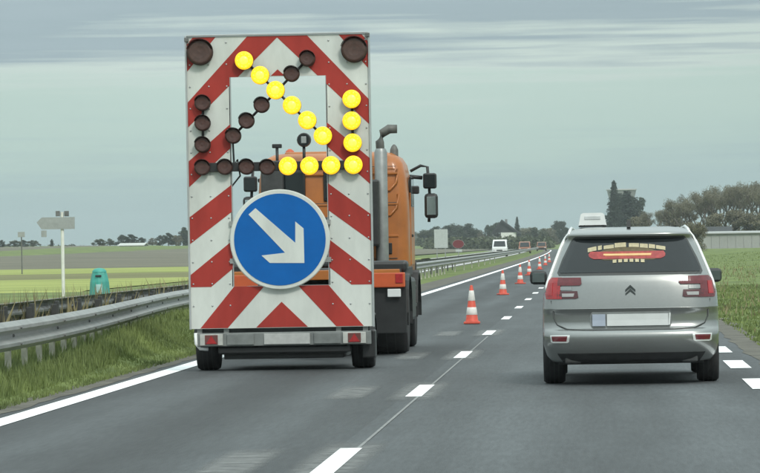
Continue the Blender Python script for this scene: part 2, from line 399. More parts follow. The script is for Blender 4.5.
blades('verge_weed', scatter(3500, 2.3, 18, 46, 200, 1.3, .5), .10, .30, .02, grass_dry, 9, label='scattered dry stalks in the right hand verge')

# ------------------------------------------------------------------ guard rails
def wbeam(pts, m_, flip=1):        # pts: path (x,y); W profile
    prof = [(0, .0), (.03, .02), (.075, .05), (.08, .085), (.03, .115), (.0, .14), (.0, .17), (.03, .195), (.08, .225), (.075, .26), (.03, .29), (0, .31)]
    vs = []; fs = []; n = len(prof)
    for x, y in pts:
        for dx, dz in prof: vs.append((x + flip * dx, y, .44 + dz))
        for dx, dz in prof[::-1]: vs.append((x + flip * (dx - .006), y, .44 + dz))
    for i in range(len(pts) - 1):
        for k in range(2 * n): k2 = (k + 1) % (2 * n); fs.append([i * 2 * n + k, i * 2 * n + k2, (i + 1) * 2 * n + k2, (i + 1) * 2 * n + k])
    fs.append(list(range(2 * n))); fs.append([(len(pts) - 1) * 2 * n + k for k in range(2 * n)])
    return MB().add(vs, fs, m_)
g1 = thing('guard_rail', 'near galvanised steel guard rail curving along the grass beside the left line', 'guard rail', (0, 0, 0))
y = 30.0
while y < 790:
    Ls = 4.0 if y < 200 else 40.0; n = 3
    pts = [(rail1(y + Ls * i / n + (.02 if i == n else 0)), y + Ls * i / n + (.02 if i == n else 0)) for i in range(n + 1)]
    o = wbeam(pts, galv).build('beam', g1)
    b = MB()
    for dz in (.07, .155, .24): b.lathe([(.016, 0), (.016, .012), (.006, .02)], galv_d, 'x', (rail1(y + .15) + (.0855 if dz != .155 else .005), y + .15, .44 + dz), 8)
    if y < 120: tag(b.build('bolts', o), kind='stuff')
    y += Ls
pm = MB().box((0, 0, .26), (.06, .10, .62), post_m, .008).box((.03, 0, .50), (.09, .09, .12), galv_d, .008).mesh('post')
y = 30.4
while y < 330:
    link('post', pm, g1, (rail1(y) - .085, y, 0)); y += 1.33 if y < 82 else (4 if y < 200 else 16)
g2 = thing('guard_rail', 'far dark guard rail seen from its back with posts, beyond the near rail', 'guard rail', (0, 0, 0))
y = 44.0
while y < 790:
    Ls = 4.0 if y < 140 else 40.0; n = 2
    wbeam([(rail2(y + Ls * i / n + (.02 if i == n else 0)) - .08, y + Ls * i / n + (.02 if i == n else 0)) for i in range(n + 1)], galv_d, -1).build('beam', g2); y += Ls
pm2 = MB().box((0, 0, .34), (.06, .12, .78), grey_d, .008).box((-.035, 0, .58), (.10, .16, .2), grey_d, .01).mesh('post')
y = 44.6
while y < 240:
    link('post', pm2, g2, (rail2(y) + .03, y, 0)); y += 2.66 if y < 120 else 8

# ------------------------------------------------------------------ wheels
def wheel(parent, x, y, r_, w, rim=galv, name='wheel', outer=1):
    h = w / 2
    t_ = MB().lathe([(r_ * .62, -h), (r_ * .93, -h), (r_ * .985, -h * .8), (r_, -h * .5), (r_, h * .5), (r_ * .985, h * .8), (r_ * .93, h), (r_ * .62, h)], rubber, 'x', seg=32)
    for k in range(-1, 2): t_.lathe([(r_ * 1.004, k * h * .42 - .008), (r_ * 1.004, k * h * .42 + .008)], dark, 'x', seg=32)
    o = t_.build(name, parent, (x, y, r_))
    MB().lathe([(r_ * .6, -h * .3), (r_ * .62, h * outer * .9), (r_ * .5, h * outer * .75), (r_ * .2, h * outer * .8), (r_ * .18, h * outer * .95), (.01, h * outer * .95)], rim, 'x', seg=24).build('rim', o)
    return o

# ------------------------------------------------------------------ arrow board trailer
TY = 48.0; TC = -3.845
tr = thing('arrow_board_trailer', 'tall red and white striped warning trailer with lit yellow arrow and blue round sign', 'trailer', (TC, TY, 0))
SC = TY / F
pc = pix(277.0, 35.5, TY)         # top centre of the panel
PW, PH = 183.0, 294.0
ZT = pc.z; PXC = pc.x - TC
def uv(u, v): return (PXC + (u - PW / 2) * SC, ZT - v * SC)
def p2uv(x, y):                    # photo pixel -> panel units, using the panel's own lean
    q = pix(x, y, TY); return ((q.x - pc.x) / SC + PW / 2, (ZT - q.z) / SC)
def p2l(x, y): q = pix(x, y, TY); return (q.x - TC, q.z)
boards = {'left': (0, 0, 43, 251), 'right': (140, 0, 183, 251), 'top': (43, 0, 140, 41), 'bottom': (0, 251, 183, 293)}
def clip(poly, r4):
    x0, y0, x1, y1 = r4
    for ax, lim, sg in ((0, x0, 1), (0, x1, -1), (1, y0, 1), (1, y1, -1)):
        o = []
        for i in range(len(poly)):
            a, b = poly[i], poly[(i + 1) % len(poly)]
            ia, ib = sg * (a[ax] - lim) >= 0, sg * (b[ax] - lim) >= 0
            if ia: o.append(a)
            if ia != ib:
                t_ = (lim - a[ax]) / (b[ax] - a[ax]); o.append((a[0] + t_ * (b[0] - a[0]), a[1] + t_ * (b[1] - a[1])))
        poly = o
        if len(poly) < 3: return []
    return poly
bands = [[(0, 8), (7, 0), (30, 0), (0, 35)], [(0, 66), (61.8, 0), (91.5, 0), (91.5, 2), (0, 91)], [(0, 125), (43, 88), (91.5, 32), (91.5, 41), (43, 112), (0, 151)],
         [(0, 181), (43, 149), (43, 176), (0, 208)], [(0, 239), (43, 205), (43, 233), (0, 268)],
         [(9, 293), (36.5, 293), (74.5, 251), (44, 251)], [(65, 293), (91.5, 267), (91.5, 293)]]
bandset = {'left': (0, 1, 2, 3, 4), 'top': (0, 1), 'right': (0, 1, 2, 3, 4), 'bottom': (5, 6)}
pb = MB()
for key, (u0, v0, u1, v1) in boards.items():
    a = uv(u0, v0); c = uv(u1, v1)
    pb.box(((a[0] + c[0]) / 2, .02, (a[1] + c[1]) / 2), (c[0] - a[0], .04, a[1] - c[1]), white_r)
board = pb.build('panel_board', tr)
for key, (u0, v0, u1, v1) in boards.items():
    for bi in bandset[key]:
        for mir in (0, 1):
            pl = clip([(PW - u if mir else u, v) for u, v in bands[bi]], (max(u0, .5), max(v0, .5), min(u1, 182.5), min(v1, 292.5)))
            if len(pl) > 2: MB().prism([uv(*q) for q in pl], -.003, .001, red_r).build('red_stripe', board)
b = MB()
for u in (3, 22, 40, 143, 161, 180):
    for v in range(6, 292, 22): q = uv(u, v); b.lathe([(.011, -.001), (.010, -.008), (.004, -.010)], alu, 'y', (q[0], 0, q[1]), 8)
tag(b.build('rivets', board), kind='stuff')
tip = [uv(91.5, 34), uv(84.5, 40.4), uv(98.5, 40.4)]
MB().prism(tip, -.003, .001, red_r).build('red_stripe', tr)
b = MB()                                     # edge profile and back structure
for u in (-.6, PW + .6): q0 = uv(u, -1); q1 = uv(u, 293.5); b.box((q0[0], .01, (q0[1] + q1[1]) / 2), (.022, .07, q0[1] - q1[1]), alu, .003)
q0 = uv(0, -1); b.box((PXC, .01, q0[1] + .003), (PW * SC, .068, .02), alu, .003)
q0 = uv(42, 40); q1 = uv(141, 252)
for u in (43.0, 140.0): qa = uv(u, 41); qb = uv(u, 251); b.box((qa[0], .035, (qa[1] + qb[1]) / 2), (.018, .07, qa[1] - qb[1]), alu)
b.build('edge_frame', tr)
b = MB()
for u in (8, 35, 148, 175): qa = uv(u, 6); qb = uv(u, 300); b.box((qa[0], .085, (qa[1] + qb[1]) / 2), (.06, .08, qa[1] - qb[1]), galv)
for v in (20, 90, 180, 262): qa = uv(2, v); qb = uv(41, v); b.box(((qa[0] + qb[0]) / 2, .15, qa[1]), (qb[0] - qa[0], .05, .06), galv)
for v in (20, 90, 180, 262): qa = uv(142, v); qb = uv(181, v); b.box(((qa[0] + qb[0]) / 2, .15, qa[1]), (qb[0] - qa[0], .05, .06), galv)
b.tube([(uv(22, 0)[0], .18, ZT - .9), (uv(22, 0)[0], 1.5, .62)], .035, galv); b.tube([(uv(161, 0)[0], .18, ZT - .9), (uv(161, 0)[0], 1.5, .62)], .035, galv)
b.build('support_frame', tr)
# lamp crossbar, diagonal lamp rails
b = MB()
a = p2uv(203, 167.5); c = p2uv(354, 165)
qa = uv(*a); qc = uv(*c); zb = (qa[1] + qc[1]) / 2
b.box(((qa[0] + qc[0]) / 2, -.02, zb), (qc[0] - qa[0] + .16, .05, .11), dark, .006)
for (p_, q_) in (((245, 61), (323, 136)), ((308, 59), (233.5, 136)), ((203, 103), (203, 150)), ((352, 99), (353, 150))):
    m0, m1 = Vector((p2l(*p_)[0], -.012, p2l(*p_)[1])), Vector((p2l(*q_)[0], -.012, p2l(*q_)[1]))
    b.tube([m0, m1], .017, dark, 6)
b.build('lamp_bar', tr)
lit = [(244.6, 60.9), (260.6, 75.6), (276, 90.5), (292.4, 105.5), (307.7, 120.5), (323.3, 136), (352, 99.3), (352, 121), (353, 143), (288.4, 166.2), (309.9, 166), (331.5, 165.5), (353.8, 165)]
off = [(307.6, 58.8), (291.9, 74.2), (262, 105.2), (246.9, 120.9), (233.6, 136), (203, 103.2), (203, 123.3), (203, 144.8), (202.8, 167.6), (225.4, 167.1), (246.9, 166.9), (267.6, 167.3)]
big = [(200.4, 52.6), (354.4, 49.9)]
for am, lo_, hi_ in ((amber, (1, .44, .006), (1, .64, .02)), (amber_c, (1, .60, .03), (1, .78, .10))):
    T = am.node_tree; vz = T.nodes.new('ShaderNodeTexVoronoi'); vz.inputs['Scale'].default_value = 38; tq = T.nodes.new('ShaderNodeTexCoord'); T.links.new(tq.outputs['Object'], vz.inputs[0])
    cq = T.nodes.new('ShaderNodeValToRGB'); cq.color_ramp.elements[0].color = (*hi_, 1); cq.color_ramp.elements[1].color = (*lo_, 1); cq.color_ramp.elements[1].position = .75
    T.links.new(vz.outputs[0], cq.inputs[0]); T.links.new(cq.outputs[0], T.nodes['Principled BSDF'].inputs['Emission Color'])
hous = mat('lamp_housing', (.045, .026, .023), .5, var=.2); hous_on = mat('glow_tinted_housing', (.20, .085, .015), .5, var=.2)  # orange glow of the lit lamps is put into their housing colour
def lamp(p_, rad, on, big_=False):
    x, z = p2l(*p_); y0 = -.05
    hk = .98 if on else 1.05
    h = MB().lathe([(rad * hk, .045), (rad * hk, .0), (rad * hk, -.035), (rad * .97, -.04)], hous_on if on else hous, 'y', (x, y0, z), 28).build('lamp', tr)
    # visor over the lens and its lens with a stepped optic
    vs = []; n = 15
    for k in range(n):
        a = R(15) + R(150) * k / (n - 1); ca, sa = math.cos(a), math.sin(a); ln = .03 + .05 * math.sin(a)
        vs += [(x + rad * 1.10 * ca, y0 - .03, z + rad * 1.10 * sa), (x + rad * 1.10 * ca, y0 - .03 - ln, z + rad * 1.10 * sa),
               (x + rad * 1.06 * ca, y0 - .03 - ln, z + rad * 1.06 * sa), (x + rad * 1.06 * ca, y0 - .03, z + rad * 1.06 * sa)]
    fs = []
    for k in range(n - 1):
        for e in range(4): fs.append([4 * k + e, 4 * k + (e + 1) % 4, 4 * k + 4 + (e + 1) % 4, 4 * k + 4 + e])
    if not on: MB().add(vs, fs, hous).build('visor', h)
    lm = amber if on else (unlit_b if big_ else unlit)
    l_ = MB().lathe([(rad * .99, -.036), (rad * .97, -.050), (rad * .80, -.060), (rad * .76, -.058), (rad * .52, -.066), (rad * .48, -.064), (rad * .02, -.070)], lm, 'y', (x, y0, z), 28)
    if on: l_.lathe([(rad * .46, -.0655), (rad * .40, -.072), (rad * .05, -.076)], amber_c, 'y', (x, y0, z), 24)
    l_.build('lens', h)
    if on:
        b_ = MB()
        for k in range(10):
            a = 2 * math.pi * k / 10; b_.lathe([(rad * .09, -.052), (rad * .07, -.066), (.002, -.068)], amber_c, 'y', (x + rad * .86 * math.cos(a) * .78, y0, z + rad * .86 * math.sin(a) * .78), 8)
        tag(b_.build('led_ring', h), kind='stuff')
    return h
for p_ in lit: lamp(p_, .112, True)
for p_ in off: lamp(p_, .092, False)
for p_ in big: lamp(p_, .150, False, True)
# round blue sign
sx, sz = p2l(280.3, 239.5); SR = 50.3 * SC
sg = MB().lathe([(SR, .0), (SR, -.025), (SR - .012, -.03)], white_r, 'y', (sx, -.035, sz), 64).build('round_sign', tr)
MB().lathe([(SR * .915, -.0315), (SR * .915, -.035)], blue_r, 'y', (sx, -.035, sz), 64).build('blue_face', sg)
arrow = [(437, 295), (437, 372), (293, 247), (268, 270), (400, 408), (315, 418), (345, 445), (470, 445), (467, 320)]
MB().prism([p2l(175 + a / 3.62, 140 + c / 3.62) for a, c in arrow], -.0735, -.069, white_r).build('white_arrow', sg)
b = MB(); b.box((sx, -.015, sz + .2), (1.22, .03, .06), galv); b.box((sx, -.015, sz - .25), (1.22, .03, .06), galv); b.build('sign_bracket', tr)
# low chassis, bumper beam with lights
zb0, zb1 = p2l(282, 346)[1], p2l(282, 331.5)[1]; xl, xr = p2l(197, 340)[0], p2l(371, 340)[0]
bp = MB().box(((xl + xr) / 2, .05, (zb0 + zb1) / 2), (xr - xl, .09, zb1 - zb0 - .012), bump_m, .008).build('bumper', tr)
zc = (zb0 + zb1) / 2; hh = (zb1 - zb0) * .74
for (a, c, m_, nm) in ((227, 254, bump_m, 'reflector_panel'), (264, 310, mat('dirty_plate', (.42, .43, .42), .5, var=.15, scale=9), 'number_plate'), (314, 341, bump_m, 'reflector_panel')):
    x0_, x1_ = p2l(a, 339)[0], p2l(c, 339)[0]; MB().box(((x0_ + x1_) / 2, -.004, zc), (x1_ - x0_, .022, hh), m_, .004).build(nm, bp)
for (a, c) in ((200, 223), (343, 366)):
    x0_, x1_ = p2l(a, 339)[0], p2l(c, 339)[0]; w = x1_ - x0_; xm = (x0_ + x1_) / 2
    tl = MB().box((xm, -.006, zc), (w, .03, hh * 1.05), mat('dirty_lens', (.46, .47, .44), .4, var=.2, scale=12), .006).build('tail_light', bp)
    MB().box((xm, -.022, zc), (w * .56, .012, hh * .9), mat('smoked_red', (.14, .05, .045), .3), .003).build('lens_block', tl)
    MB().prism([(xm - w * .23, zc - hh * .36), (xm + w * .23, zc - hh * .36), (xm, zc + hh * .40)], -.034, -.027, red_l).build('triangle_reflector', tl)
b = MB(); b.box((PXC, 1.15, .30), (1.55, 2.1, .20), grey_d, .01); b.box((PXC, .13, .46), (2.1, .05, .16), grey_d, .01); b.box((PXC, .9, .20), (1.45, 1.4, .12), black, .01)  # deep underbody and low black box added to darken the shade below the trailer
for s_ in (-1, 1): b.box((PXC + s_ * .55, 1.9, .42), (.1, 3.2, .12), grey_d, .01)
b.tube([(PXC - .55, 3.3, .45), (PXC, 5.0, .55), (PXC, 6.3, .6)], .06, grey_d); b.tube([(PXC + .55, 3.3, .45), (PXC, 5.0, .55)], .06, grey_d)
b.box(((xl + xr) / 2, .10, zb0 - .045), (xr - xl - .5, .08, .07), black, .01)
b.lathe([(.05, -.98), (.05, .98)], grey_d, 'x', (PXC, .7, .30), 12)
b.box((PXC + .15, .4, .20), (.5, .2, .05), grey_d, .01)
b.build('chassis', tr)
MB().box((PXC - .1, 2.2, .74), (1.1, .9, .52), galv_d, .03).build('battery_box', tr)
for s_, c_ in ((-1, 209.5), (1, 364)):
    xw = pix(c_, 360, TY + .7).x - TC
    wheel(tr, xw, .70, .305, .27, galv_d, outer=s_)
    vs = MB()
    prof = []
    for k in range(11):
        a = R(8) + R(164) * k / 10; prof.append((.70 - .36 * math.cos(a), .305 + .36 * math.sin(a)))
    prof2 = [(.70 + (y_ - .70) * .955, .305 + (z_ - .305) * .955) for y_, z_ in prof[::-1]]
    poly = prof + prof2; n = len(poly); x0_, x1_ = xw - .15, xw + .15
    vv = [(x0_, *q) for q in poly] + [(x1_, *q) for q in poly]; ff = []
    for i in range(n): ff.append([i, (i + 1) % n, n + (i + 1) % n, n + i])
    for i in range(10): ff += [[i, i + 1, n - 2 - i, n - 1 - i], [n + i, n + i + 1, 2 * n - 2 - i, 2 * n - 1 - i]]
    MB().add(vv, ff, black).build('mudguard', tr)
q = p2l(195.5, 333); MB().tube([(q[0], .02, q[1]), (q[0] + .005, .02, q[1] - .13), (q[0] + .05, .05, q[1] - .19), (q[0] + .14, .08, q[1] - .2)], .022, white_p).build('corner_tube', tr)
q = p2l(373, 345); MB().box((q[0] - .06, .3, .30), (.16, .3, .34), black, .02).build('side_box', tr)
for p_ in ((186.5, 40), (367.5, 35)):
    q = p2l(*p_); MB().box((q[0], -.02, q[1]), (.05, .05, .05), galv_d, .006).build('corner_bracket', tr)
a, c = p2l(231, 140), p2l(236, 180)
MB().tube([(a[0] + .02, .02, a[1]), (a[0] + .03, .03, a[1] - .3), (a[0] + .07, .04, c[1] + .25), (a[0] + .1, .04, c[1] + .05), (a[0] - .04, .04, c[1] - .12), (a[0] - .03, .05, c[1] - .9)], .012, black, 6).build('cable', tr)

# ------------------------------------------------------------------ orange truck
KC = -3.84; KY = 53.4
tk = thing('works_truck', 'orange works lorry with silver exhaust stack towing the striped trailer', 'truck', (KC, KY, 0))
def k2l(x, y, Y): q = pix(x, y, Y); return (q.x - KC, q.z)
def cabslices():
    # (z, half width, rear y, front y)
    return [(1.02, 1.05, 4.12, 6.10), (1.10, 1.085, 4.05, 6.18), (1.25, 1.09, 4.05, 6.20), (1.9, 1.09, 4.05, 6.16), (2.15, 1.08, 4.05, 6.05), (2.45, 1.06, 4.07, 5.86), (2.66, 1.02, 4.10, 5.70), (2.76, .96, 4.16, 5.58), (2.82, .86, 4.28, 5.42), (2.845, .70, 4.5, 5.2)]
vs = []; fs = []; per = None
for z, w, y0, y1 in cabslices():
    ring = []
    for cx_, cy_, a0 in ((w - .16, y0 + .16, -90), (w - .16, y1 - .16, 0), (-w + .16, y1 - .16, 90), (-w + .16, y0 + .16, 180)):
        for k in range(5): a = R(a0 + 90 * k / 4); ring.append((cx_ + .16 * math.cos(a), cy_ + .16 * math.sin(a), z))
    per = len(ring); vs += ring
for j in range(len(cabslices()) - 1):
    for k in range(per): k2 = (k + 1) % per; fs.append([j * per + k, j * per + k2, (j + 1) * per + k2, (j + 1) * per + k])
fs.append(list(range(per))[::-1]); fs.append([(len(cabslices()) - 1) * per + k for k in range(per)])
cab = MB().add(vs, fs, orange, True).build('cab', tk)
for x0_, x1_ in ((-.78, -.38), (-.12, .32)):         # back windows either side of the middle pillar
    w_ = MB().box(((x0_ + x1_) / 2, 4.043, 2.36), (x1_ - x0_, .05, .46), black, .02).build('back_window', cab)
    MB().box(((x0_ + x1_) / 2, 4.02, 2.36), (x1_ - x0_ - .06, .02, .40), glass_d, .008).build('pane', w_)
for z, dz in ((2.28, .0), (1.92, .0)):               # pressed ribs on the back wall
    MB().tube([(.62, 4.055, z - .02), (.84, 4.045, z), (.93, 4.05, z + .10), (.95, 4.07, z + .30)], .022, orange, 6).build('pressed_rib', cab)
for z in (1.30, 2.10, 2.62): MB().box((0, 4.046, z), (1.86, .018, .008), dk_line).build('panel_seam', cab)
MB().tube([(.52, 4.0, 2.3), (.56, 3.9, 1.9), (.50, 3.92, 1.4), (.45, 3.8, 1.1)], .022, dark, 6).build('air_hose', tk)
MB().box((.78, 4.045, 1.44), (.15, .03, .16), dark, .01).build('vent', cab)
for z in (1.62, 2.08, 2.52): MB().box((0, 4.045, z), (1.9, .02, .03), orange, .006).build('pressed_rib', cab)
for s_ in (-1, 1):
    d_ = MB().box((s_ * 1.092, 5.25, 1.72), (.02, 1.05, 1.05), orange, .01).build('door', cab)
    MB().box((s_ * 1.095, 5.2, 2.26), (.03, .85, .44), glass_d, .01).build('side_window', cab)
    MB().box((s_ * 1.11, 4.92, 1.62), (.03, .16, .04), dark, .008).build('door_handle', d_)
MB().box((0, 6.02, 2.2), (1.8, .06, .62), glass_d, .02, Matrix.Rotation(R(20), 3, 'X')).build('windscreen', cab)
MB().box((0, 6.2, 1.05), (2.2, .2, .4), dark, .04).build('front_bumper', tk)
st = MB()
ex = k2l(381.3, 200, KY + 3.7)[0]
st.lathe([(.085, 1.17), (.092, 1.2), (.092, 2.82), (.07, 2.87)], steel, 'z', (ex, 3.75, 0), 20)
st.build('exhaust_shield', tk)
t0 = k2l(381, 143, KY + 3.75); t1 = k2l(383.5, 133, KY + 3.75); t2 = k2l(397, 129, KY + 3.75)
MB().tube([(ex, 3.75, 2.7), (ex - .01, 3.75, t0[1] + .02), (t1[0] - .01, 3.75, t1[1]), (t1[0] + .08, 3.75, t1[1] + .055), (t2[0], 3.75, t2[1])], [.062, .062, .066, .068, .062], dirty, 14).build('exhaust_pipe', tk)
q = k2l(393.5, 147, KY + 4.3)
MB().lathe([(.06, q[1] - .2), (.06, q[1] - .04), (.04, q[1] + .01), (.012, q[1] + .04)], dirty, 'z', (q[0], 4.45, 0), 14).build('air_intake', tk)
MB().box((k2l(375.5, 220, KY + 3.7)[0], 3.6, 1.95), (.13, .3, .95), dark, .03).build('air_filter_box', tk)
MB().box((-.1, 3.6, 1.55), (1.3, .5, .7), grey_d, .03).build('equipment_box', tk)
# roof equipment
for px_, py_, nm in ((290, 151, 'orange_beacon'),):
    q = k2l(px_, 158, KY + 4.6); MB().lathe([(.07, q[1] - .1), (.075, q[1] + .03), (.06, q[1] + .1), (.02, q[1] + .13)], orange_l, 'z', (q[0], 4.6, 0), 16).build('beacon', tk)
q = k2l(304, 150, KY + 3.9); wl = MB().tube([(q[0], 3.9, 2.6), (q[0], 3.9, 2.98)], .022, black).build('work_lamp', tk)
q = k2l(304, 140, KY + 3.9); MB().lathe([(.095, 0), (.105, .06), (.09, .12), (.04, .14)], black, 'y', (q[0], 3.84, q[1]), 16).build('housing', wl)
MB().box((q[0], 3.826, q[1]), (.075, .02, .10), mat('dull_lens', (.3, .32, .32), .2), .01).lathe([(.075, -.012), (.07, 0)], glass_d, 'y', (q[0], 3.838, q[1]), 16).build('lens', wl)
q = k2l(277, 147.5, KY + 3.9); MB().tube([(q[0], 3.9, 2.55), (q[0], 3.9, q[1])], .022, black).box((q[0], 3.9, q[1] + .02), (.14, .06, .06), black, .012).build('camera_mast', tk)
b = MB(); a = k2l(262, 168, KY + 4.0); c = k2l(284, 168, KY + 4.0)
b.box(((a[0] + c[0]) / 2, 3.85, 2.45), (c[0] - a[0], .2, .55), grey_d, .03); b.build('cab_guard', tk)
q0_ = k2l(285, 157, KY + 4.5); q1_ = k2l(332, 157, KY + 4.5)
MB().box(((q0_[0] + q1_[0]) / 2, 4.5, 2.80), (q1_[0] - q0_[0], .22, .12), orange, .03).build('light_bar', tk)
# mirrors
for s_ in (-1, 1):
    br = MB().tube([(s_ * 1.05, 5.9, 2.58), (s_ * 1.2, 5.95, 2.66), (s_ * 1.30, 5.95, 2.64), (s_ * 1.33, 5.95, 2.2), (s_ * 1.31, 5.95, 1.82)], .022, dark, 8)
    br.tube([(s_ * 1.03, 5.9, 2.50), (s_ * 1.22, 5.95, 2.48)], .03, dark, 8); br = br.build('mirror_arm', tk)
    m1_ = MB().box((s_ * 1.335, 5.9, 2.43), (.20, .14, .23), dark, .03).build('wide_mirror', br)
    MB().box((s_ * 1.335, 5.827, 2.43), (.16, .006, .19), glass_d, .002).build('mirror_glass', m1_)
    m2_ = MB().box((s_ * 1.35, 5.9, 2.06), (.20, .14, .37), dark, .05).build('main_mirror', br)
    MB().box((s_ * 1.35, 5.827, 2.06), (.13, .006, .27), mirror_m, .002).build('mirror_glass', m2_)
    MB().box((s_ * 1.13, 5.9, 2.3), (.09, .1, .12), dark, .02).build('kerb_mirror', tk)
# flat bed, tail, chassis
bed = MB().box((0, 1.9, 1.12), (2.34, 3.3, .12), grey_d, .01).build('load_bed', tk)
MB().box((0, .22, 1.10), (2.3, .04, .13), orange, .01).build('tail_board', tk)
for s_ in (-1, 1):
    mg = []
    for k in range(13):
        a = R(-12) + R(204) * k / 12; mg.append((1.35 - .60 * math.cos(a), .52 + .58 * math.sin(a)))
    pl = mg + [(1.35 + (y_ - 1.35) * .94, .52 + (z_ - .52) * .94) for y_, z_ in mg[::-1]]
    n = len(pl); x0_, x1_ = s_ * .62, s_ * 1.235; vv = [(x0_, *q) for q in pl] + [(x1_, *q) for q in pl]
    ff = [[i, (i + 1) % n, n + (i + 1) % n, n + i] for i in range(n)]
    for i in range(12): ff += [[i, i + 1, n - 2 - i, n - 1 - i], [n + i, n + i + 1, 2 * n - 2 - i, 2 * n - 1 - i]]
    MB().add(vv, ff, black).build('mudguard', tk)
    MB().box((s_ * .93, .30, .66), (.60, .03, .72), black, .01).build('mud_flap', tk)
    MB().box((s_ * .93, .5, 1.20), (.64, .5, .16), black, .05).build('fender_top', tk)
    tl = MB().box((s_ * .99, .235, 1.02), (.46, .08, .20), orange_l, .015).build('tail_light', tk)
    MB().box((s_ * 1.14, .19, 1.04), (.10, .02, .13), red_l, .01).build('red_lens', tl)
    MB().box((s_ * 1.07, .22, .845), (.18, .03, .11), plate_m, .01).build('marker_plate', tk)
    for o_ in (.92, ): wheel(tk, s_ * (o_), 1.35, .50, .56, grey_d, outer=s_)
    wheel(tk, s_ * .98, 5.1, .50, .30, grey_d, outer=s_)
    fg = []
    for k in range(11):
        a = R(-5) + R(190) * k / 10; fg.append((5.1 - .62 * math.cos(a), .5 + .62 * math.sin(a)))
    pl = fg + [(5.1 + (y_ - 5.1) * .93, .5 + (z_ - .5) * .93) for y_, z_ in fg[::-1]]; n = len(pl)
    vv = [(s_ * .8, *q) for q in pl] + [(s_ * 1.19, *q) for q in pl]; ff = [[i, (i + 1) % n, n + (i + 1) % n, n + i] for i in range(n)]
    for i in range(10): ff += [[i, i + 1, n - 2 - i, n - 1 - i], [n + i, n + i + 1, 2 * n - 2 - i, 2 * n - 1 - i]]
    MB().add(vv, ff, dark).build('front_fender', tk)
    MB().box((s_ * .98, 3.2, .72), (.42, 1.5, .62), steel if s_ < 0 else black, .06).build('fuel_tank', tk)
    for z in (.62, .88): MB().box((s_ * 1.08, 4.28, z), (.2, .3, .05), dark, .01).build('cab_step', tk)
MB().box((0, 2.9, .82), (.9, 6.0, .26), grey_d, .01).build('chassis_frame', tk)
MB().box((0, .2, .62), (.9, .1, .24), grey_d, .01).build('tow_crossmember', tk)
MB().lathe([(.06, -.4), (.06, .4)], grey_d, 'x', (0, 1.35, .5), 12).build('rear_axle', tk)

# ------------------------------------------------------------------ silver car
CC = pix(631.3, 382, 42.2).x; CYR = 41.25
car = thing('car', 'silver estate car with dark rear window sticker driving in the right lane', 'car', (CC, CYR, 0))
ZS = [.24, .27, .31, .36, .42, .50, .555, .575, .60, .66, .72, .765, .785, .80, .86, .93, 1.0, 1.06, 1.12, 1.15, 1.22, 1.30, 1.38, 1.46, 1.525, 1.545, 1.575, 1.605, 1.625, 1.635]
def ip(z, tb):
    for (a, va), (b, vb) in zip(tb, tb[1:]):
        if z <= b: k = max(0, (z - a) / (b - a)); return va + (vb - va) * k
    return tb[-1][1]
HW = [(.24, .82), (.31, .875), (.42, .905), (.6, .913), (.78, .91), (.95, .90), (1.06, .875), (1.15, .84), (1.3, .78), (1.46, .715), (1.545, .665), (1.605, .60), (1.635, .50)]
RY = [(.24, .14), (.27, .10), (.31, .075), (.36, .04), (.42, .015), (.50, .0), (.555, .012), (.575, .05), (.60, .085), (.66, .088), (.765, .082), (.785, .060), (.80, .062), (.93, .085), (1.06, .115), (1.12, .135), (1.15, .155), (1.3, .245), (1.46, .345), (1.525, .385), (1.545, .30), (1.575, .33), (1.605, .52), (1.635, 1.1)]
FY = [(.24, 4.45), (.5, 4.6), (.75, 4.55), (.9, 4.3), (1.0, 3.95), (1.06, 3.6), (1.3, 3.1), (1.5, 2.6), (1.6, 2.2), (1.635, 1.9)]
def hw(z): return ip(z, HW)
def ry(x, z):
    s_ = min(.999, abs(x) / hw(z)); return ip(z, RY) + .05 * s_ * s_ + .30 * (1 - (1 - s_ ** 6) ** .5)
SS = [0, .15, .3, .45, .6, .7, .78, .84, .89, .93, .955, .975, .988, .996, 1.0]
vs = []; fs = []
for z in ZS:
    w = hw(z); half = []
    for s_ in SS: half.append((w * s_, ip(z, RY) + .05 * s_ * s_ + .30 * (1 - (1 - s_ ** 6) ** .5)))
    y1 = ip(z, FY); yr_ = half[-1][1]
    for k in range(1, 6): half.append((w, yr_ + (y1 - .7 - yr_) * k / 5))
    for k in range(1, 8): a = R(90 * k / 7); half.append((w * math.cos(a) ** .5 if k < 7 else 0, y1 - .7 + .7 * math.sin(a)))
    ring = [(x, y_, z) for x, y_ in half] + [(-x, y_, z) for x, y_ in half[-2:0:-1]]
    per = len(ring); vs += ring
for j in range(len(ZS) - 1):
    for k in range(per): k2 = (k + 1) % per; fs.append([j * per + k, j * per + k2, (j + 1) * per + k2, (j + 1) * per + k])
fs.append(list(range(per))[::-1]); fs.append([(len(ZS) - 1) * per + k for k in range(per)])
body = MB().add(vs, fs, silver, True).build('body', car)
def nrm(x, z):
    e = .004; gx = (ry(x + e, z) - ry(x - e, z)) / (2 * e); gz = (ry(x, z + e) - ry(x, z - e)) / (2 * e); return Vector((gx, -1, gz)).normalized()
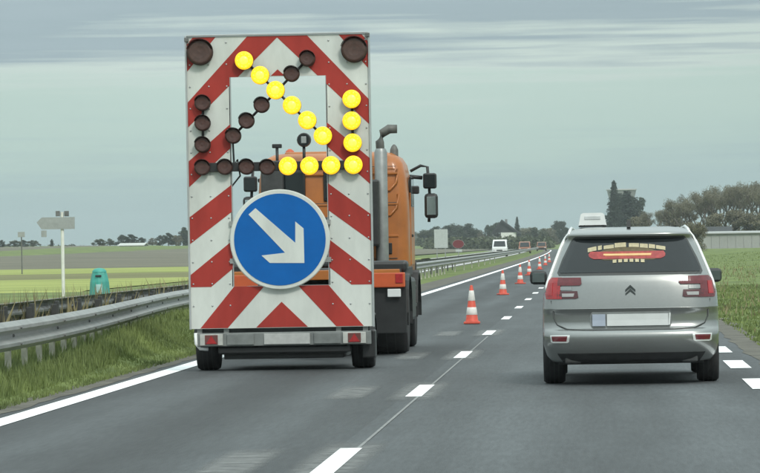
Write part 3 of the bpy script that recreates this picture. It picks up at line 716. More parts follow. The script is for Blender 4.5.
def patch(name, rows, m_, off_=.006, nx_=14, parent=None, base=None, build=True):     # rows: [(z, x0, x1)], conforms to the tail
    parent = parent or car; g = []; nr = len(rows)
    for z, a, b in rows:
        for i in range(nx_ + 1):
            x = a + (b - a) * i / nx_; n_ = nrm(x, z) if base is None else Vector((0, -1, .35)).normalized()
            g.append((Vector((x, ry(x, z), z)), n_))
    vs = [p_ + n_ * off_ for p_, n_ in g] + [p_ - n_ * .012 for p_, n_ in g]; k0 = len(g); fs = []
    W = nx_ + 1
    for j in range(nr - 1):
        for i in range(nx_):
            q = [j * W + i, j * W + i + 1, (j + 1) * W + i + 1, (j + 1) * W + i]; fs.append(q); fs.append([k0 + a for a in q[::-1]])
    bd = [i for i in range(W)] + [j * W + nx_ for j in range(1, nr)] + [(nr - 1) * W + i for i in range(nx_ - 1, -1, -1)] + [j * W for j in range(nr - 2, 0, -1)]
    for a, b in zip(bd, bd[1:] + bd[:1]): fs.append([b, a, k0 + a, k0 + b])
    return MB().add(vs, fs, m_, False).build(name, parent)
def rowsf(ctrl, n=10):             # ctrl [(z, x0, x1)]
    out_ = []
    for k in range(n + 1):
        z = ctrl[0][0] + (ctrl[-1][0] - ctrl[0][0]) * k / n
        out_.append((z, ip(z, [(c[0], c[1]) for c in ctrl]), ip(z, [(c[0], c[2]) for c in ctrl])))
    return out_
def c2l(x, y): q = pix(x, y, CYR + .15); return (q.x - CC, q.z)
# rear window, black surround first
patch('window_surround', rowsf([(1.135, -.735, .735), (1.16, -.752, .752), (1.30, -.70, .70), (1.50, -.60, .60), (1.535, -.56, .56)], 14), dk_line, .004, 24)
rw = patch('rear_window', rowsf([(1.16, -.715, .715), (1.19, -.725, .725), (1.30, -.675, .675), (1.48, -.59, .59), (1.518, -.55, .55)], 14), glass_d, .009, 24)
# sticker on the glass: cream arched banners, red ribbon, yellow line, small cream blocks below
stk = tag(patch('window_sticker', rowsf([(1.285, -.26, .24), (1.31, -.36, .34), (1.36, -.34, .32), (1.39, -.26, .24), (1.415, -.14, .14)], 8), s_olive, .012, 20, rw), 'faded red and cream banner sticker')
sz0 = c2l(628, 254)[1]
patch('sticker_ribbon', rowsf([(1.296, -.37, .32), (1.315, -.415, .365), (1.345, -.425, .37), (1.372, -.40, .35)], 6), s_red, .015, 20, stk)
patch('sticker_stripe', rowsf([(1.322, -.25, .22), (1.352, -.27, .23)], 3), s_or, .0175, 20, stk)
patch('sticker_line', rowsf([(1.332, -.27, .22), (1.343, -.27, .22)], 2), s_yel, .0195, 20, stk)
def arcblock(x0_, x1_, zlo, hgt, m_=cream):
    f_ = lambda x: -.10 * (x / .43) ** 2 * .5
    nx_ = 4; g = []
    for j in range(2):
        for i in range(nx_ + 1):
            x = x0_ + (x1_ - x0_) * i / nx_; z = zlo + f_(x) + hgt * j; g.append(Vector((x, ry(x, z), z)) + nrm(x, z) * .015)
    return [tuple(p_) for p_ in g], [[i, i + 1, nx_ + 2 + i, nx_ + 1 + i] for i in range(nx_)]
b = MB(); rr = random.Random(3)
for a, c in ((-.43, -.34), (-.325, -.285), (-.265, -.16), (-.152, -.035), (-.005, .10), (.108, .19), (.20, .265), (.275, .37)):
    b.add(*arcblock(a, c, 1.418 - rr.random() * .006, .036 + rr.random() * .012), cream)
tag(b.build('sticker_banner', stk), kind='stuff')
b = MB()
for k in range(6):
    xk = -.175 + k * .058; vs_, fs_ = arcblock(xk, xk + .038, 1.262, .032); b.add(vs_, fs_, cream)
tag(b.build('sticker_text', stk), kind='stuff')
# tail lamps (C shape): outer block and two arms, white inner arm
for s_ in (-1, 1):
    def rr_(ctrl): return rowsf([(z, min(s_ * a, s_ * b), max(s_ * a, s_ * b)) for z, a, b in ctrl], 8)
    base_ = patch('tail_lamp', rr_([(.895, .70, .862), (.95, .72, .872), (1.08, .715, .842), (1.115, .70, .80)]), red_l if s_ < 0 else red_d, .012, 8)
    up_ = patch('upper_arm', rr_([(1.032, .52, .745), (1.05, .50, .745), (1.112, .505, .735)]), red_d, .014, 8, base_)
    lo_ = patch('lower_arm', rr_([(.898, .565, .75), (.905, .535, .75), (.975, .545, .75)]), mat('maroon_lens', (.075, .018, .022), .2, coat=.5), .012, 8, base_)
    patch('reverse_lens', rr_([(.917, .585, .70), (.95, .575, .70)]), mat('smoked_clear', (.36, .36, .36), .25), .016, 8, base_)
    patch('lamp_rim', rr_([(.985, .60, .80), (1.022, .60, .80)]), silver, .010, 8, base_)
    patch('outer_lens', rr_([(.93, .80, .85), (1.06, .79, .832)]), red_l, .016, 4, base_)  # red lens strip standing proud of the outer block
    rf = patch('rear_reflector', rr_([(.445, .655, .80), (.455, .64, .825), (.525, .63, .83)]), chrome, .006, 8)
    patch('reflector_lens', rr_([(.462, .665, .805), (.512, .655, .815)]), red_d, .010, 8, rf)
# panel gaps
def line(name, pts, r_=.005, m_=dk_line, parent=None):
    MB().tube([Vector((x, ry(x, z), z)) + nrm(x, z) * .001 for x, z in pts], r_, m_, 6).build(name, parent or car)
line('tailgate_gap', [(-.80, .77), (-.795, .70), (-.76, .63), (-.66, .585), (-.5, .572)] + [(x / 10, .568) for x in range(-4, 5)] + [(.5, .572), (.66, .585), (.76, .63), (.795, .70), (.80, .77)], .007)
line('crease_line', [(x / 20 * .80, .792) for x in range(-20, 21)], .006, silver)
line('tailgate_side_gap', [(-.80, .77), (-.82, .88)], .004); line('tailgate_side_gap', [(.80, .77), (.82, .88)], .004)
# plate recess and plate
pr = patch('plate_recess', rowsf([(.595, -.40, .40), (.61, -.42, .42), (.745, -.42, .42), (.757, -.40, .40)], 4), mat('plate_frame', (.20, .215, .215), .5), .006, 10)
npl = patch('number_plate', rowsf([(.612, -.245, .385), (.735, -.245, .385)], 2), plate_m, .022, 8, pr)
patch('blue_band', rowsf([(.612, -.395, -.262), (.735, -.395, -.262)], 2), plate_b, .022, 4, pr)
patch('plate_edge', rowsf([(.615, .386, .40), (.74, .392, .41)], 2), white_l, .026, 3, pr)
# double chevron emblem
em = MB()
for k, z0 in enumerate((.992, .952)):
    for s_ in (-1, 1):
        pts = [(0, z0 + .042), (s_ * .052, z0 - .008), (s_ * .052, z0 - .032), (0, z0 + .014)]
        em.prism(pts, .0, .012, mat('emblem_dark', (.11, .12, .12), .3, .8))
em.build('emblem', car, (0, ry(0, .97) - .010, 0))
# roof details
MB().tube([(-.625, .60, 1.578), (-.615, .8, 1.606), (-.605, 1.6, 1.632), (-.575, 2.3, 1.61)], .016, chrome).build('roof_rail', car)
MB().tube([(.625, .60, 1.578), (.615, .8, 1.606), (.605, 1.6, 1.632), (.575, 2.3, 1.61)], .016, chrome).build('roof_rail', car)
MB().prism_x([(.75, 1.63), (1.0, 1.63), (.86, 1.70), (.80, 1.705)], -.02, .02, dark).build('antenna_fin', car)
for s_ in (-1, 1):      # bright arch trim down the rear pillars
    pts = []
    for k in range(13):
        z = 1.575 - k * (1.575 - .97) / 12; x = hw(z) * .972; pts.append(Vector((s_ * x, ry(x, z), z)) + Vector((s_ * .006, -.006, 0)))
    MB().tube(pts, .017, chrome, 8).build('pillar_trim', car)
    # side windows
    b = MB(); g = []
    for z in (1.14, 1.25, 1.36, 1.46):
        for k in range(7):
            yy = .95 + z * .0 + (ip(z, FY) - 1.2 - .95) * k / 6; g.append((s_ * (hw(z) + .006), yy, z))
    b.add(g, [[j * 7 + i, j * 7 + i + 1, (j + 1) * 7 + i + 1, (j + 1) * 7 + i] for j in range(3) for i in range(6)], glass_d); b.build('side_window', car)
    # door mirrors
    q = pix(538.5 if s_ < 0 else 714, 277.5 if s_ < 0 else 275, CYR + 3.0)
    hx = q.x - CC
    mo = MB().box((hx, 3.0, q.z), (.19 if s_ < 0 else .17, .12, .155), dark, .045).build('door_mirror', car)
    MB().box((hx, 2.937, q.z), (.135, .006, .105), mat('dim_mirror', (.16, .18, .18), .08, .8), .002).build('mirror_glass', mo)
    MB().tube([(hx - s_ * .06, 3.0, q.z - .05), (s_ * .84, 3.05, 1.03)], .03, dark).build('mirror_stalk', mo)
    wheel(car, s_ * .805, .98, .335, .225, alu, outer=s_); wheel(car, s_ * .805, 3.72, .335, .225, alu, outer=s_)
    MB().box((s_ * .60, .30, .265), (.17, .3, .075), grey_d, .02).build('exhaust_cover', car)
patch('lower_valance', rowsf([(.245, -.70, .70), (.30, -.74, .74), (.335, -.76, .76)], 4), dark, .006, 14)
MB().box((0, 2.2, .235), (1.5, 3.6, .05), dark, .01).build('underbody', car)
MB().box((0, .98, .30), (1.3, .12, .12), grey_d, .03).build('rear_axle', car)
q = pix(592.5, 219, CYR + 1.6)
rs = MB().prism([(q.x - CC - .15, q.z - .07), (q.x - CC + .15, q.z - .07), (q.x - CC + .125, q.z + .05), (q.x - CC + .10, q.z + .065), (q.x - CC - .10, q.z + .065), (q.x - CC - .125, q.z + .05)], 1.52, 1.68, white_p).build('roof_sign', car)
MB().box((q.x - CC, 1.60, 1.655), (.3, .16, .03), dark, .008).build('sign_base', rs)
MB().box((q.x - CC, 1.516, q.z + .012), (.17, .006, .035), mat('sign_band', (.52, .55, .55), .5), .002).build('sign_band', rs)

# ------------------------------------------------------------------ traffic cones
def make_cone():
    r0 = thing('traffic_cone', 'x', 'traffic cone')
    MB().box((0, 0, .025), (.30, .30, .04), cone_o, .012).build('base', r0)
    pr_ = lambda z: .118 - (.118 - .026) * (z - .05) / .66
    MB().lathe([(pr_(.05) + .01, .05), (pr_(.07), .07), (pr_(.70), .70), (.02, .715), (.012, .72)], cone_o, 'z', seg=24).build('body', r0)
    for a, c in ((.17, .31), (.43, .62)): MB().lathe([(pr_(a) + .002, a), (pr_(a) + .005, a + .004), (pr_(c) + .005, c - .004), (pr_(c) + .002, c)], cone_w, 'z', seg=24).build('white_sleeve', r0)
    return r0
c0 = make_cone()
cones = [(472, 324), (503, 295), (520.3, 284), (529.3, 275.5)]
ords = ['nearest', 'second', 'third', 'fourth', 'fifth', 'sixth', 'seventh', 'eighth', 'ninth']
for i in range(7):
    c = c0 if i == 0 else copy_tree(c0)
    if i < 4: g_ = gnd(*cones[i]); c.location = (g_.x, g_.y, .002)
    else: d = 184 + 40 * (i - 3); c.location = (-2.95 - .0022 * (d - 184) + xo(d), d, .002)
    c.rotation_euler = (0, 0, .3 * i)
    tag(c, ['nearest orange and white traffic cone, left of the dashed line behind the lorry', 'second orange and white traffic cone of the row from the camera', 'third orange and white traffic cone, just left of the car mirror'][i] if i < 3 else ords[i] + ' orange and white traffic cone of the row from the camera', 'traffic cone', 'traffic cones along the closed lane')

# ------------------------------------------------------------------ roadside things on the left
q = gnd(63.5, 296.5)
s1 = thing('direction_sign', 'grey arrow shaped direction sign on a tall pale post behind the rails', 'sign', (q.x, q.y, 0))
def s2l(x, y): p_ = pix(x, y, q.y); return (p_.x - q.x, p_.z)
MB().lathe([(.055, 0), (.055, s2l(62, 212)[1])], pole_m, 'z', seg=14).build('post', s1)
pts = [(37, 222.5), (42, 217.5), (75, 217), (75, 229), (42, 229.5)]
MB().prism([s2l(*p_) for p_ in pts], -.10, -.06, sign_g).build('arrow_board', s1)
a, c = s2l(41.5, 230.5), s2l(47, 237); MB().box(((a[0] + c[0]) / 2, -.08, (a[1] + c[1]) / 2), (c[0] - a[0], .03, a[1] - c[1]), sign_g, .004).build('number_tab', s1)
for xa, xb in ((56, 60), (64.5, 69)):
    a, c = s2l(xa, 211), s2l(xb, 216.3); MB().box(((a[0] + c[0]) / 2, -.05, (a[1] + c[1]) / 2), (c[0] - a[0], .12, a[1] - c[1]), galv_d, .01).build('clamp_box', s1)
MB().box((0, -.06, s2l(62, 223)[1]), (.16, .03, .2), galv_d, .004).build('bracket', s1)
Y = 260; q2 = pix(21.5, 240, Y)
s2 = thing('road_sign', 'small dark rectangular sign on a thin post at the far left field', 'sign', (q2.x, Y, terr(q2.x, Y)))
zz = pix(21.5, 234.5, Y).z - terr(q2.x, Y)
MB().lathe([(.04, 0), (.04, zz + .1)], galv_d, 'z', seg=10).build('post', s2)
MB().box((0, -.05, zz), (.46, .03, .34), sign_g, .006).build('board', s2)
Y = 400; q3 = pix(441, 240, Y)
s3 = thing('back_of_sign', 'pale rectangular board on two posts right of the orange cab', 'sign', (q3.x, Y, 0))
zt, zb_ = pix(441, 229.3, Y).z, pix(441, 248, Y).z
for s_ in (-1, 1): MB().box((s_ * .42, .05, zt / 2), (.09, .09, zt), galv, .01).build('post', s3)
MB().box((0, 0, (zt + zb_) / 2), (1.36, .04, zt - zb_), sign_gl, .01).build('board', s3)
for k in (.25, .75): MB().box((0, .03, zb_ + (zt - zb_) * k), (1.3, .03, .06), galv_d).build('rail', s3)
Y = 430; q4 = pix(458.3, 244, Y)
s4 = thing('round_sign', 'dark red oval sign on a short post left of the white van', 'sign', (q4.x, Y, 0))
MB().box((0, .05, q4.z / 2), (.09, .09, q4.z), galv, .01).build('post', s4)
b = MB(); b.lathe([(.64, .02), (.64, -.02)], galv, 'y', (0, 0, 0), 36); b.v = [(x, y_, z * .74 + q4.z) for x, y_, z in b.v]; b.build('rim', s4)
b = MB(); b.lathe([(.60, -.021), (.60, -.03)], maroon, 'y', (0, 0, 0), 36); b.v = [(x, y_, z * .74 + q4.z) for x, y_, z in b.v]; b.build('face', s4)
MB().box((.05, 0, q4.z - .72), (.7, .03, .28), sign_gl, .01).build('lower_plate', s4)
# teal bin
Y = 130; q5 = pix(99.5, 280, Y); z5 = pix(99.5, 268, Y).z
bn = thing('roadside_bin', 'bright teal rounded container standing behind the far guard rail', 'container', (q5.x, Y, 0))
hb = z5
MB().lathe([(.33, .0), (.34, .06), (.31, hb * .5), (.25, hb * .8), (.22, hb * .86)], teal, 'z', seg=8, smooth=False).build('body', bn)
MB().lathe([(.235, hb * .84), (.23, hb * .9), (.17, hb * .97), (.05, hb)], teal, 'z', seg=16).build('lid', bn)
MB().box((.02, -.315, hb * .27), (.22, .03, hb * .3), teal_l, .01).build('label_panel', bn)
MB().box((0, -.28, hb * .72), (.2, .05, .06), dark, .01).build('slot', bn)

# ------------------------------------------------------------------ vehicles far ahead
def vehicle(name, label, cat, px_, Y, paint_, Wd, Ht, Ln, van, facing):
    q = pix(px_, 250, Y); r0 = thing(name, label, cat, (q.x, Y, terr_road(Y)), 0)
    hoodz = Ht * .50 if not van else Ht * .55
    if van: prof = [(0, .28), (0, hoodz * .92), (.7, hoodz), (1.35, Ht * .93), (1.7, Ht), (Ln - .1, Ht), (Ln, Ht * .9), (Ln, .28)]
    else: prof = [(0, .25), (0, hoodz * .85), (1.1, hoodz), (1.75, Ht * .95), (2.2, Ht), (Ln - .7, Ht * .97), (Ln - .1, hoodz), (Ln, hoodz * .9), (Ln, .25)]
    vs = []; n = len(prof); secs = ((-.5, .90), (-.46, .99), (.46, .99), (.5, .90))
    for sx_, k in secs:
        for y_, z in prof: vs.append((sx_ * Wd * (1 - .16 * max(0, (z - hoodz) / Ht)), Ln / 2 + (y_ - Ln / 2) * k, .28 + (z - .28) * k))
    fs = [list(range(n))[::-1], [3 * n + i for i in range(n)]]
    for j in range(3):
        for i in range(n): fs.append([j * n + i, j * n + (i + 1) % n, (j + 1) * n + (i + 1) % n, (j + 1) * n + i])
    MB().add(vs, fs, paint_).build('body', r0)
    i0 = 2; (ya, za), (yb, zb_) = prof[2], prof[3]
    g = []
    for t_, wf in ((.08, .80), (.92, .70)):
        y_, z = ya + (yb - ya) * t_, za + (zb_ - za) * t_
        for s_ in (-.5, .5): g.append((s_ * Wd * wf, y_ - .03, z + .02))
    g += [(x, y_ + .05, z - .03) for x, y_, z in g]
    MB().add(g, [[0, 1, 3, 2], [4, 6, 7, 5], [0, 4, 5, 1], [2, 3, 7, 6], [0, 2, 6, 4], [1, 5, 7, 3]], glass_d).build('windscreen', r0)
    for s_ in (-1, 1):
        MB().box((s_ * Wd * .36, .02, hoodz * .72), (.28, .08, .17), white_l, .03).build('headlight', r0)
        MB().box((s_ * Wd * .485, Ln * .5, (hoodz + Ht) / 2 * .98), (.03, Ln * .4, (Ht - hoodz) * .6), glass_d, .01).build('side_window', r0)
        for yy in (.85, Ln - .9): wheel(r0, s_ * (Wd / 2 - .11), yy, .33, .2, grey_d, outer=s_)
        MB().box((s_ * (Wd / 2 + .1), 1.2, hoodz + .05), (.2, .1, .14), dark, .03).build('door_mirror', r0)
    MB().box((0, -.02, .42), (Wd * .94, .14, .26), dark, .04).build('front_bumper', r0)
    MB().box((0, -.02, hoodz * .66), (Wd * .4, .06, .12), dark, .02).build('grille', r0)
    return r0
vehicle('van', 'white van coming towards us on the opposite carriageway', 'van', 499.5, 470, white_p, 1.78, 1.98, 4.9, True, 1)
vehicle('car', 'orange car on the opposite carriageway right of the white van', 'car', 524.5, 590, car_or, 1.8, 1.75, 4.4, False, 1)
vehicle('car', 'rust orange car farthest ahead on the opposite carriageway', 'car', 541.5, 740, car_or2, 1.85, 1.7, 4.3, False, 1)

# ------------------------------------------------------------------ buildings
def barn(name, label, cat, pxa, pxb, ytop, Y, wall, roof, depth, rise, np_=6, ridge='x'):
    a = pix(pxa, ytop, Y); c = pix(pxb, ytop, Y); w = c.x - a.x; x = (a.x + c.x) / 2; z0 = terr(x, Y) - .3; h = (a.z + c.z) / 2 - z0 - rise
    r0 = thing(name, label, cat, (x, Y, z0))
    MB().box((0, depth / 2, h / 2), (w, depth, h), wall, 0).build('wall', r0)
    pw = w / np_
    for k in range(np_): MB().box((-w / 2 + pw * (k + .5), -.03, h / 2 + .05), (pw * .95, .06, h * .86), wall, .01).build('panel', r0)
    MB().prism_x([(-.4, h), (depth / 2, h + rise), (depth + .4, h), (depth + .4, h + .12), (depth / 2, h + rise + .14), (-.4, h + .12)], -w / 2 - .3, w / 2 + .3, roof).build('roof', r0)
    for k in range(max(1, np_ // 3) if name == 'barn' else 0):
        xk = -w / 2 + w * (k + .5) / max(1, np_ // 3); dr = MB().box((xk, -.08, h * .38), (min(3, w * .12), .06, h * .7), galv_d, .01).build('door', r0)
    return r0
barn('barn', 'long low white barn at the left edge of the photo on the horizon', 'barn', -14, 36, 249.8, 860, wall_w, wall_w, 12, .5, 8)
barn('barn', 'small low white barn below the dark trees left of the trailer', 'barn', 119, 143, 243.6, 900, wall_w, wall_w, 9, .5, 4)
barn('warehouse', 'long low pale grey warehouse wall behind the grass right of the car', 'warehouse', 703, 800, 231.5, 560, wall_g, wall_g, 25, .25, 12)
barn('shed', 'dark roofed low shed at the foot of the bare trees', 'shed', 684, 731, 227.5, 610, roof_d, roof_d, 10, 1.2, 5)
# house with dark hipped gable
Y = 1130; a = pix(491, 234, Y); c = pix(521, 234, Y); xh = (a.x + c.x) / 2 ; z0 = terr(xh, Y) - .3
hs = thing('house', 'white house with steep dark roof on the skyline above the white van', 'house', (xh, Y, z0)); hwid = c.x - a.x
ze = pix(505, 232.5, Y).z - z0; zr = pix(503, 219.5, Y).z - z0
MB().box((hwid * .08, 4, ze / 2), (hwid * .5, 8, ze), render_w).build('wall', hs)
rf = MB().prism([(-hwid / 2, ze - .4), (-hwid * .14, zr), (hwid / 2, ze - .4), (hwid * .42, ze - .5), (-hwid * .14, zr - .7), (-hwid * .42, ze - .5)], -.6, 8.6, roof_d).build('roof', hs)
MB().prism([(-hwid * .42, ze - .02), (hwid * .42, ze - .02), (-hwid * .14, zr - .6)], .1, 7.9, roof_d).build('gable', hs)
MB().box((hwid * .0, 5, zr - .6), (.7, .7, 1.4), concrete, .03).build('chimney', rf)
for xk in (-2.4, 2.0): w_ = MB().box((xk, -.03, ze * .55), (1.3, .1, 1.5), white_p, .02).build('window', hs); MB().box((xk, -.09, ze * .55), (1.1, .04, 1.3), glass_d).build('pane', w_)
MB().box((0, -.03, 1.3), (1.1, .1, 2.2), dark, .02).build('door', hs)
# water tower
Y = 1500; q = pix(621.5, 189, Y); z0 = terr(q.x, Y)
wt = thing('water_tower', 'grey flat topped water tower rising behind the dark conifers above the car', 'water tower', (q.x, Y, z0)); H_ = q.z - z0
MB().lathe([(2.2, 0), (1.9, H_ * .45), (2.1, H_ * .55)], concrete, 'z', seg=24).build('shaft', wt)
MB().lathe([(2.1, H_ * .5), (4.6, H_ * .80), (5.3, H_ * .93), (5.4, H_ - .5)], concrete, 'z', seg=28).build('tank', wt)
MB().lathe([(5.75, H_ - .52), (5.8, H_ - .1), (5.4, H_)], wall_g, 'z', seg=28).build('roof_slab', wt)

# ------------------------------------------------------------------ trees
def leaves(seed, blobs, n, size, m_, name='crown', flat=.0):
    rg_ = np.random.default_rng(seed); P_ = []
    wts = np.array([b_[3] ** 2 for b_ in blobs]); cnt = (wts / wts.sum() * n).astype(int)
    for (x, y_, z, r_), k in zip(blobs, cnt):
        d = rg_.normal(size=(k, 3)); d /= np.linalg.norm(d, axis=1)[:, None]; rad = r_ * (.35 + .7 * rg_.random(k) ** .6)
        P_.append(np.array([x, y_, z]) + d * rad[:, None] * np.array([1, 1, .85]))
    P_ = np.vstack(P_); n = len(P_); a = rg_.normal(size=(n, 3)); a /= np.linalg.norm(a, axis=1)[:, None]
    b_ = np.cross(a, rg_.normal(size=(n, 3))); b_ /= np.linalg.norm(b_, axis=1)[:, None]; s_ = size * (.5 + rg_.random(n))[:, None]
    v = np.stack([P_ - a * s_, P_ - b_ * s_ * .55, P_ + a * s_, P_ + b_ * s_ * .55], 1).reshape(-1, 3)
    return raw(name, v, np.arange(4 * n), 4, m_, False)
def branchy(seed, h, levels, spread, m_, r0=.03, trunk_frac=.28, twig=True):
    rr_ = random.Random(seed); b_ = MB(); tips = []
    def go(p, d, ln, r_, lv):
        e = p + d * ln; mid = (p + e) / 2 + Vector((rr_.uniform(-1, 1), rr_.uniform(-1, 1), 0)) * ln * .07
        b_.tube([p, mid, e], [r_, r_ * .85, r_ * .68], m_, 5 if lv > 1 else 3); tips.append((e, lv))
        if lv <= 0: return
        for k in range(rr_.randint(3, 4)):
            a = rr_.uniform(0, 6.283); sp_ = spread * rr_.uniform(.5, 1.2)
            nd = (d + Vector((math.cos(a), math.sin(a), rr_.uniform(-.1, .35))) * sp_).normalized()
            go(p + d * ln * rr_.uniform(.6, 1.0), nd, ln * rr_.uniform(.58, .8), r_ * .58, lv - 1)
    go(Vector((0, 0, -.2)), Vector((rr_.uniform(-.05, .05), rr_.uniform(-.05, .05), 1)).normalized(), h * trunk_frac, h * r0, levels)
    zmax = max(t_[0].z for t_ in tips); k = h / zmax
    b_.v = [(x * k, y_ * k, z * k) for x, y_, z in b_.v]
    return b_.mesh('trunk'), [(t_[0] * k, t_[1]) for t_ in tips]
VAR = {}
def variant(kind, i):
    if (kind, i) in VAR: return VAR[kind, i]
    rr_ = random.Random(i * 7 + len(kind)); H1 = 10.0
    if kind == 'conifer':
        tm = MB().tube([(0, 0, -.3), (.05, 0, 4), (0, 0, 9.9)], [.22, .15, .02], bark, 8).mesh('trunk')
        bl = []
        for k in range(70):
            z = 1.0 + 8.9 * (k / 69) ** .9; rad = (10.1 - z) * .27 * rr_.uniform(.75, 1.15); a = k * 2.4
            for f_ in (.35, .75, 1.0): bl.append((math.cos(a) * rad * f_, math.sin(a) * rad * f_, z - rad * .25 * f_, .32 + .35 * (1 - z / 10)))
        cm = leaves(i + 50, bl, 5200, .17, needle)
    elif kind == 'bare':
        tm, tips = branchy(i + 11, H1, 4, .62, bark, .018, .26)
        bl = [(p.x, p.y, p.z, .6) for p, lv in tips if lv <= 1]
        cm = leaves(i + 70, bl, 6500, .085, twig_m)
    elif kind.startswith('dome'):
        tm, tips = branchy(i + 31, 6.5, 2, .8, bark, .03, .25); bl = []
        for k in range(38):
            a_ = rr_.uniform(0, 6.283); zz_ = rr_.random(); rad = 4.2 * (1 - zz_ ** 2.2) ** .5 * rr_.random() ** .5
            bl.append((rad * math.cos(a_), rad * math.sin(a_), .7 + 8.0 * zz_, rr_.uniform(.7, 1.5)))
        cm = leaves(i + 90, bl, 7000, .22, {'domedark': leaf_d, 'domemid': leaf_m, 'domebrown': leaf_b}[kind])
    else:
        tm, tips = branchy(i + 31, H1 * .86, 3, .75, bark, .024, .22)
        bl = [(p.x, p.y, p.z, rr_.uniform(.8, 1.35)) for p, lv in tips if lv <= 1] + [(rr_.uniform(-2.6, 2.6), rr_.uniform(-2.6, 2.6), rr_.uniform(.8, 5.5), rr_.uniform(1.0, 1.6)) for _ in range(14)]
        cm = leaves(i + 90, bl, 6500, .21, {'dark': leaf_d, 'mid': leaf_m, 'brown': leaf_b}[kind])
    VAR[kind, i] = (tm, cm); return VAR[kind, i]
rt = random.Random(21)
def tree(px_, ytop, Y, kind, var, wide, name, label, group, base_z=None):
    tm, cm = variant(kind, var); q = pix(px_, ytop, Y); z0 = terr(q.x, Y) if base_z is None else base_z; h = max(2, q.z - z0)
    r0 = thing(name, label, 'tree', (q.x, Y, z0), rt.random() * 6.28, group)
    k = h / 10; r0.scale = (k * wide, k * wide, k)
    link('trunk', tm, r0); link('crown', cm, r0)
ORD = ['first', 'second', 'third', 'fourth', 'fifth', 'sixth', 'seventh', 'eighth', 'ninth', 'tenth', 'eleventh', 'twelfth', 'thirteenth', 'fourteenth', 'fifteenth', 'sixteenth', 'seventeenth', 'eighteenth', 'nineteenth', 'twentieth']
lft = [(2, 240, 'dark', 1.2), (14, 248, 'mid', 2.2), (23, 246.5, 'dark', 1.6), (33, 247, 'mid', 2.4), (52, 241, 'dark', .7), (99, 244.5, 'mid', 2.2),
       (110, 242, 'mid', 1.6), (122, 234.5, 'dark', 1.6), (131, 233.5, 'dark', 1.6), (141, 238, 'dark', 1.8), (152, 238, 'brown', 1.6), (160, 235, 'dark', 1.3), (168, 232, 'dark', 1.2), (176, 234, 'brown', 1.5), (183, 226, 'dark', 1.0), (190, 228, 'dark', 1.2)]
for i, (x, yt, kd, wd_) in enumerate(lft):
    tree(x, yt, 960 + (i * 37) % 140, 'dome' + kd, i % 2, wd_, 'skyline_tree' if yt < 240 else 'skyline_bush', f'small {"dark" if kd == "dark" else "olive" if kd == "mid" else "brownish"} tree on the left skyline, {ORD[i]} from the left edge', 'trees on the left skyline')
mid_ = [(425, 229, 'mid', 1.5), (436, 226, 'dark', 1.5), (447, 224, 'dark', 1.4), (458, 222.5, 'dark', 1.5), (467, 222, 'dark', 1.2), (476, 228, 'brown', 1.5), (487, 224, 'dark', .8), (497, 222, 'dark', 1.2), (517, 217, 'conifer', .8), (526, 226, 'brown', 1.5), (536, 226, 'mid', 1.6), (547, 226, 'brown', 1.6), (557, 219.5, 'dark', .9), (566, 227, 'dark', 1.3)]
for i, (x, yt, kd, wd_) in enumerate(mid_):
    tree(x, yt, 1180 + (i * 53) % 160, kd if kd == 'conifer' or i % 3 == 0 else 'dome' + kd, i % 2, wd_, 'skyline_tree', f'{"dark pointed" if kd == "conifer" else "dark" if kd == "dark" else "olive" if kd == "mid" else "brownish"} distant tree between lorry and car, {ORD[i]} from the orange cab', 'trees between lorry and car')
for i, (x, yt, wd_, lb) in enumerate(((613.8, 181.5, .85, 'tallest pointed dark conifer above the roof sign of the car'), (627, 191.5, 1.9, 'broad dark conifer beside the tallest one above the car roof'), (637, 203, 2.0, 'lower dark conifer on the right of the clump above the car roof'), (619, 194, 1.7, 'dark conifer filling the middle of the clump above the car roof'))):
    tree(x, yt, 980 + i * 14, 'conifer', i % 2, wd_, 'conifer_tree', lb, 'dark conifers above the car')
tree(628, 190, 1010, 'domedark', 3, 1.0, 'evergreen_tree', 'broad bushy dark evergreen tree in front of the water tower', 'dark conifers above the car')
rgt_ = [(646, 214, 'brown', 1.2, 760), (655, 212, 'bare', 1.2, 740), (663, 207, 'brown', 1.1, 720), (672, 206, 'bare', 1.1, 700), (681, 200, 'bare', 1.1, 690), (689, 204, 'bare', 1.0, 660), (697, 196, 'bare', 1.0, 700), (704, 193, 'bare', .9, 670), (711, 196, 'bare', 1.0, 680),
        (718, 190, 'bare', .95, 665), (725, 187, 'bare', .95, 690), (732, 188, 'bare', .95, 705), (738, 184, 'bare', .9, 672), (746, 187, 'bare', .95, 660), (754, 183.5, 'bare', .9, 680), (761, 186, 'bare', .95, 668), (768, 184, 'bare', .95, 690),
        (705, 211, 'brown', 1.1, 640), (733, 208, 'brown', 1.1, 645), (752, 209, 'brown', 1.2, 640)]
for i, (x, yt, kd, wd_, Y) in enumerate(rgt_):
    tree(x, yt, Y, kd, i % 3, wd_, 'bare_tree' if kd == 'bare' else 'hedgerow_tree', f'{"bare grey brown" if kd == "bare" else "brownish" if kd == "brown" else "olive"} tree on the right, {ORD[i]} of the row' if i < 17 else ['low brownish tree at the foot of the bare trees beside the shed', 'low brownish tree behind the middle of the warehouse', 'low brownish tree behind the warehouse at the right edge'][i - 17], 'trees on the right')
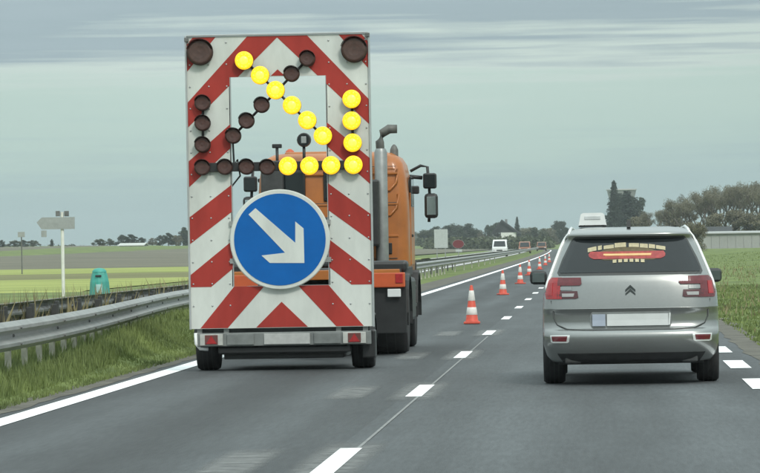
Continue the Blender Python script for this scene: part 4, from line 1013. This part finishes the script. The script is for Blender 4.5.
bush = thing('roadside_bush', 'dark brown bush beside the right rear pillar of the silver car', 'bush', (*pix(696, 240, 420).xy, .3))
tm, cm = variant('brown', 1); bush.scale = (.32, .32, .34); link('stems', tm, bush); link('foliage', cm, bush)
# far woods that read as one mass
rgw = np.random.default_rng(12); bl = []
for k in range(170):
    px_ = 405 + 380 * k / 169; Y = 1720 + 200 * rgw.random(); q = pix(px_, 234 + 5 * rgw.random(), Y); bl.append((q.x, Y, max(2.5, q.z - 3), 3.5 + 2 * rgw.random()))
    bl.append((q.x, Y + 5, 1.5, 4))
fw = link('far_wood', leaves(5, bl, 26000, .8, wood_m)); tag(fw, 'hazy olive wood along the skyline behind the road', 'wood', kind='stuff')
bl = []
for k in range(120):
    px_ = -20 + 260 * k / 119; Y = 1500 + 160 * rgw.random(); q = pix(px_, 246.5 + 2.5 * rgw.random(), Y); bl.append((q.x, Y, q.z - 1.6, 2 + rgw.random()))
fw = link('far_hedge', leaves(6, bl, 12000, .7, wood_m)); tag(fw, 'thin hazy hedge along the left skyline', 'hedge', kind='stuff')
bl = []
for k in range(150):
    px_ = 425 + 140 * k / 149; Y = 840 + 60 * rgw.random(); q = pix(px_, 245, Y); bl.append((q.x - 6 - 0 * k, Y + 160, 1.2, 1.6 + rgw.random()))
fw = link('roadside_scrub', leaves(7, bl, 9000, .5, leaf_m)); tag(fw, 'low olive scrub beside the far bend of the road', 'scrub', kind='stuff')

# ------------------------------------------------------------------ haze
HZ = 1
if HZ:
    hm = bpy.data.materials.new('haze'); hm.use_nodes = True; T = hm.node_tree; T.nodes.remove(T.nodes['Principled BSDF'])
    pv = T.nodes.new('ShaderNodeVolumePrincipled'); pv.inputs['Color'].default_value = (.82, .90, .92, 1); pv.inputs['Density'].default_value = .00016; pv.inputs['Anisotropy'].default_value = .2
    T.links.new(pv.outputs[0], T.nodes['Material Output'].inputs['Volume'])
    hz = MB().box((0, 1500, 13.5), (3300, 3400, 31), hm).build('haze'); tag(hz, 'thin pale haze over the far fields', 'haze', kind='stuff')
